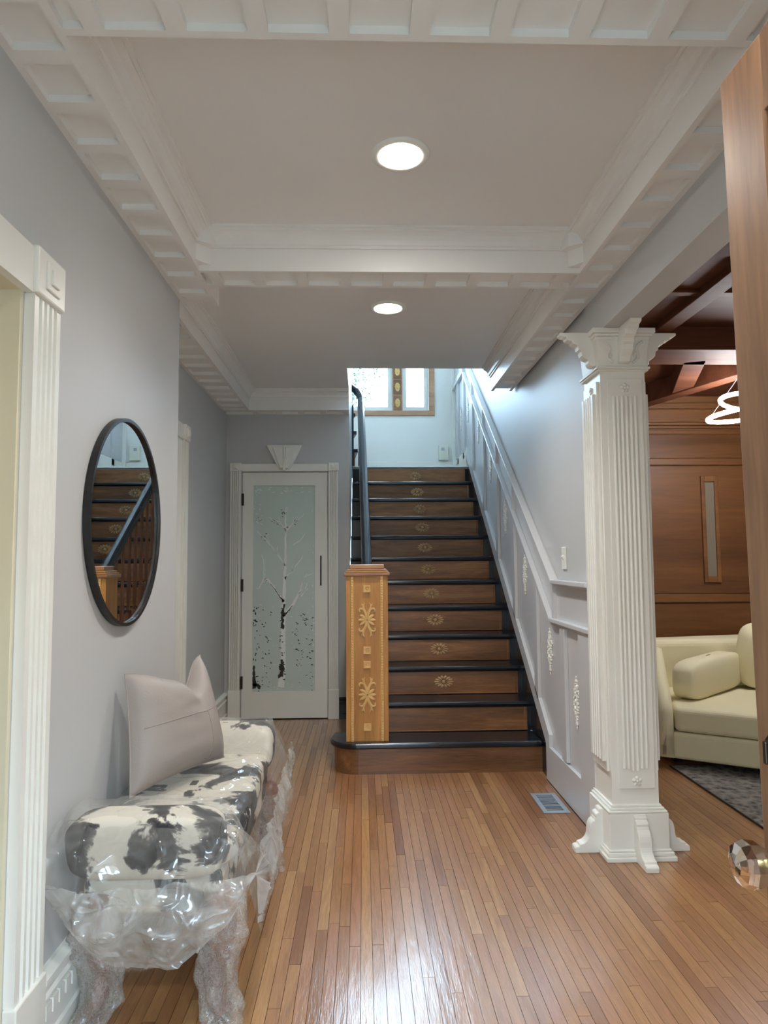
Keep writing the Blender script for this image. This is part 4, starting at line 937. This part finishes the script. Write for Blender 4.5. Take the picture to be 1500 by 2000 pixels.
ring = [pil(1)(i/20, 0) for i in range(21)]+[pil(1)(1, i/20) for i in range(1, 21)]+[pil(1)(1-i/20, 1) for i in range(1, 21)]+[pil(1)(0, 1-i/20) for i in range(1, 20)]
MB().tube(ring+[ring[0]], .0028, 6, caps=False).build('piping', 'pillow', po, smooth=True)
MB().tube([pil(1)(i/20, .50+.0*i)+nrm*.0008 for i in range(1, 20)], .0012, 5).build('seam', 'pillow', po, smooth=True)
MB().tube([pil(1)(.73, i/20)+nrm*.0008 for i in range(1, 11)], .0012, 5).build('seam', 'pillow', po, smooth=True)

# ================================================================== ENTRANCE DOOR, open beside the camera
ed = struct(empty('door_2', (.606, .19, .012)), 'worn brown wooden entrance door standing open at the right', 'door')
DX0, DX1, DY0, DY1, DZ1 = .586, .631, .186, 1.046, 2.050
for y0, y1 in ((DY0, DY0+.11), (DY1-.112, DY1)): box(DX0, DX1, y0, y1, .012, DZ1).build('stile', 'doorwood', ed, bevel=.004)
for z0, z1 in ((.012, .25), (.86, 1.0), (1.93, DZ1)): box(DX0, DX1, DY0+.11, DY1-.112, z0, z1).build('rail', 'doorwood', ed, bevel=.002)
box(DX0+.016, DX1-.016, DY0+.11, DY1-.112, .25, .86).build('panel', 'doorwood', ed); box(DX0+.016, DX1-.016, DY0+.11, DY1-.112, 1.0, 1.93).build('panel', 'doorwood', ed)
kb = MB().lathe([(.026, 0), (.026, -.004), (.010, -.008), (.010, -.030), (.014, -.036)], (DX0, .972, .862), 20, 'x').build('knob_rose', 'brass', ed, smooth=True)
MB().lathe([(.012, -.034), (.022, -.040), (.030, -.052), (.032, -.066), (.028, -.078), (.016, -.084), (.004, -.085)], (DX0, .972, .862), 10, 'x').build('glass_knob', 'crystal', kb)
dl = MB().lathe([(.031, 0), (.031, -.010), (.024, -.017), (.004, -.018)], (DX0, .975, 1.012), 20, 'x').build('deadbolt', 'bronze', ed, smooth=True)
MB().box(DX0-.032, DX0-.012, .971, .979, .996, 1.028).build('thumb_turn', 'bronze', dl, bevel=.002)
ed.rotation_euler = (0, -.0146, 0); ed.location.x += .0242
for z in (1.88, 1.05, .25): MB().tube([(DX1, DY0-.006, z-.05), (DX1, DY0-.006, z+.05)], .007, 8).build('hinge', 'brass', ed)

# lamp of the room on the left
lm = tag(empty('ceiling_globe', (-1.75, 1.75, 2.3)), 'warm globe lamp in the cream room through the left doorway', 'lamp')
MB().ball((-1.75, 1.75, 2.36), (.13, .13, .13), 20, 12).build('globe', 'warm', lm, smooth=True)
MB().tube([(-1.75, 1.75, 2.48), (-1.75, 1.75, 2.6)], .012, 8).build('stem', 'brass', lm)

# tree outside the landing window
te = tag(empty('tree', (-.45, 12.5, -.2)), 'green leafy tree outside the landing window', 'tree')
MB().tube([(-.45, 12.5, -.2), (-.40, 12.5, 2.0), (-.3, 12.45, 3.6), (-.1, 12.4, 4.6)], [.14, .11, .07, .03], 8).build('trunk', 'bark', te, smooth=True)
r5 = random.Random(11); lv = MB()
br_ = MB()
for i in range(22):
    z0 = r5.uniform(3.0, 4.7); a = r5.uniform(0, 2*PI); L = r5.uniform(.5, 1.15); e = (-.3+L*math.cos(a), 12.45+L*math.sin(a)*.6, z0+L*.55)
    br_.tube([(-.3, 12.45, z0), ((-.3+e[0])/2, (12.45+e[1])/2, z0+L*.22), e], [.03, .02, .006], 5)
    for j in range(120):
        t = r5.uniform(.25, 1.1); c_ = Vector((-.3, 12.45, z0)).lerp(Vector(e), t)+Vector((r5.gauss(0, .12), r5.gauss(0, .12), r5.gauss(0, .12)))
        d = Vector((r5.uniform(-1, 1), r5.uniform(-1, 1), r5.uniform(-1, .3))).normalized(); s_ = d.cross(Vector((r5.uniform(-1, 1), r5.uniform(-1, 1), r5.uniform(-1, 1)))).normalized(); l_ = r5.uniform(.04, .08)
        lv.add([c_, c_+d*l_*.5+s_*l_*.28, c_+d*l_, c_+d*l_*.5-s_*l_*.28], [(0, 1, 2, 3)])
br_.build('branches', 'bark', te)
q = lv.build('foliage', 'leaf', te); q['kind'] = 'stuff'
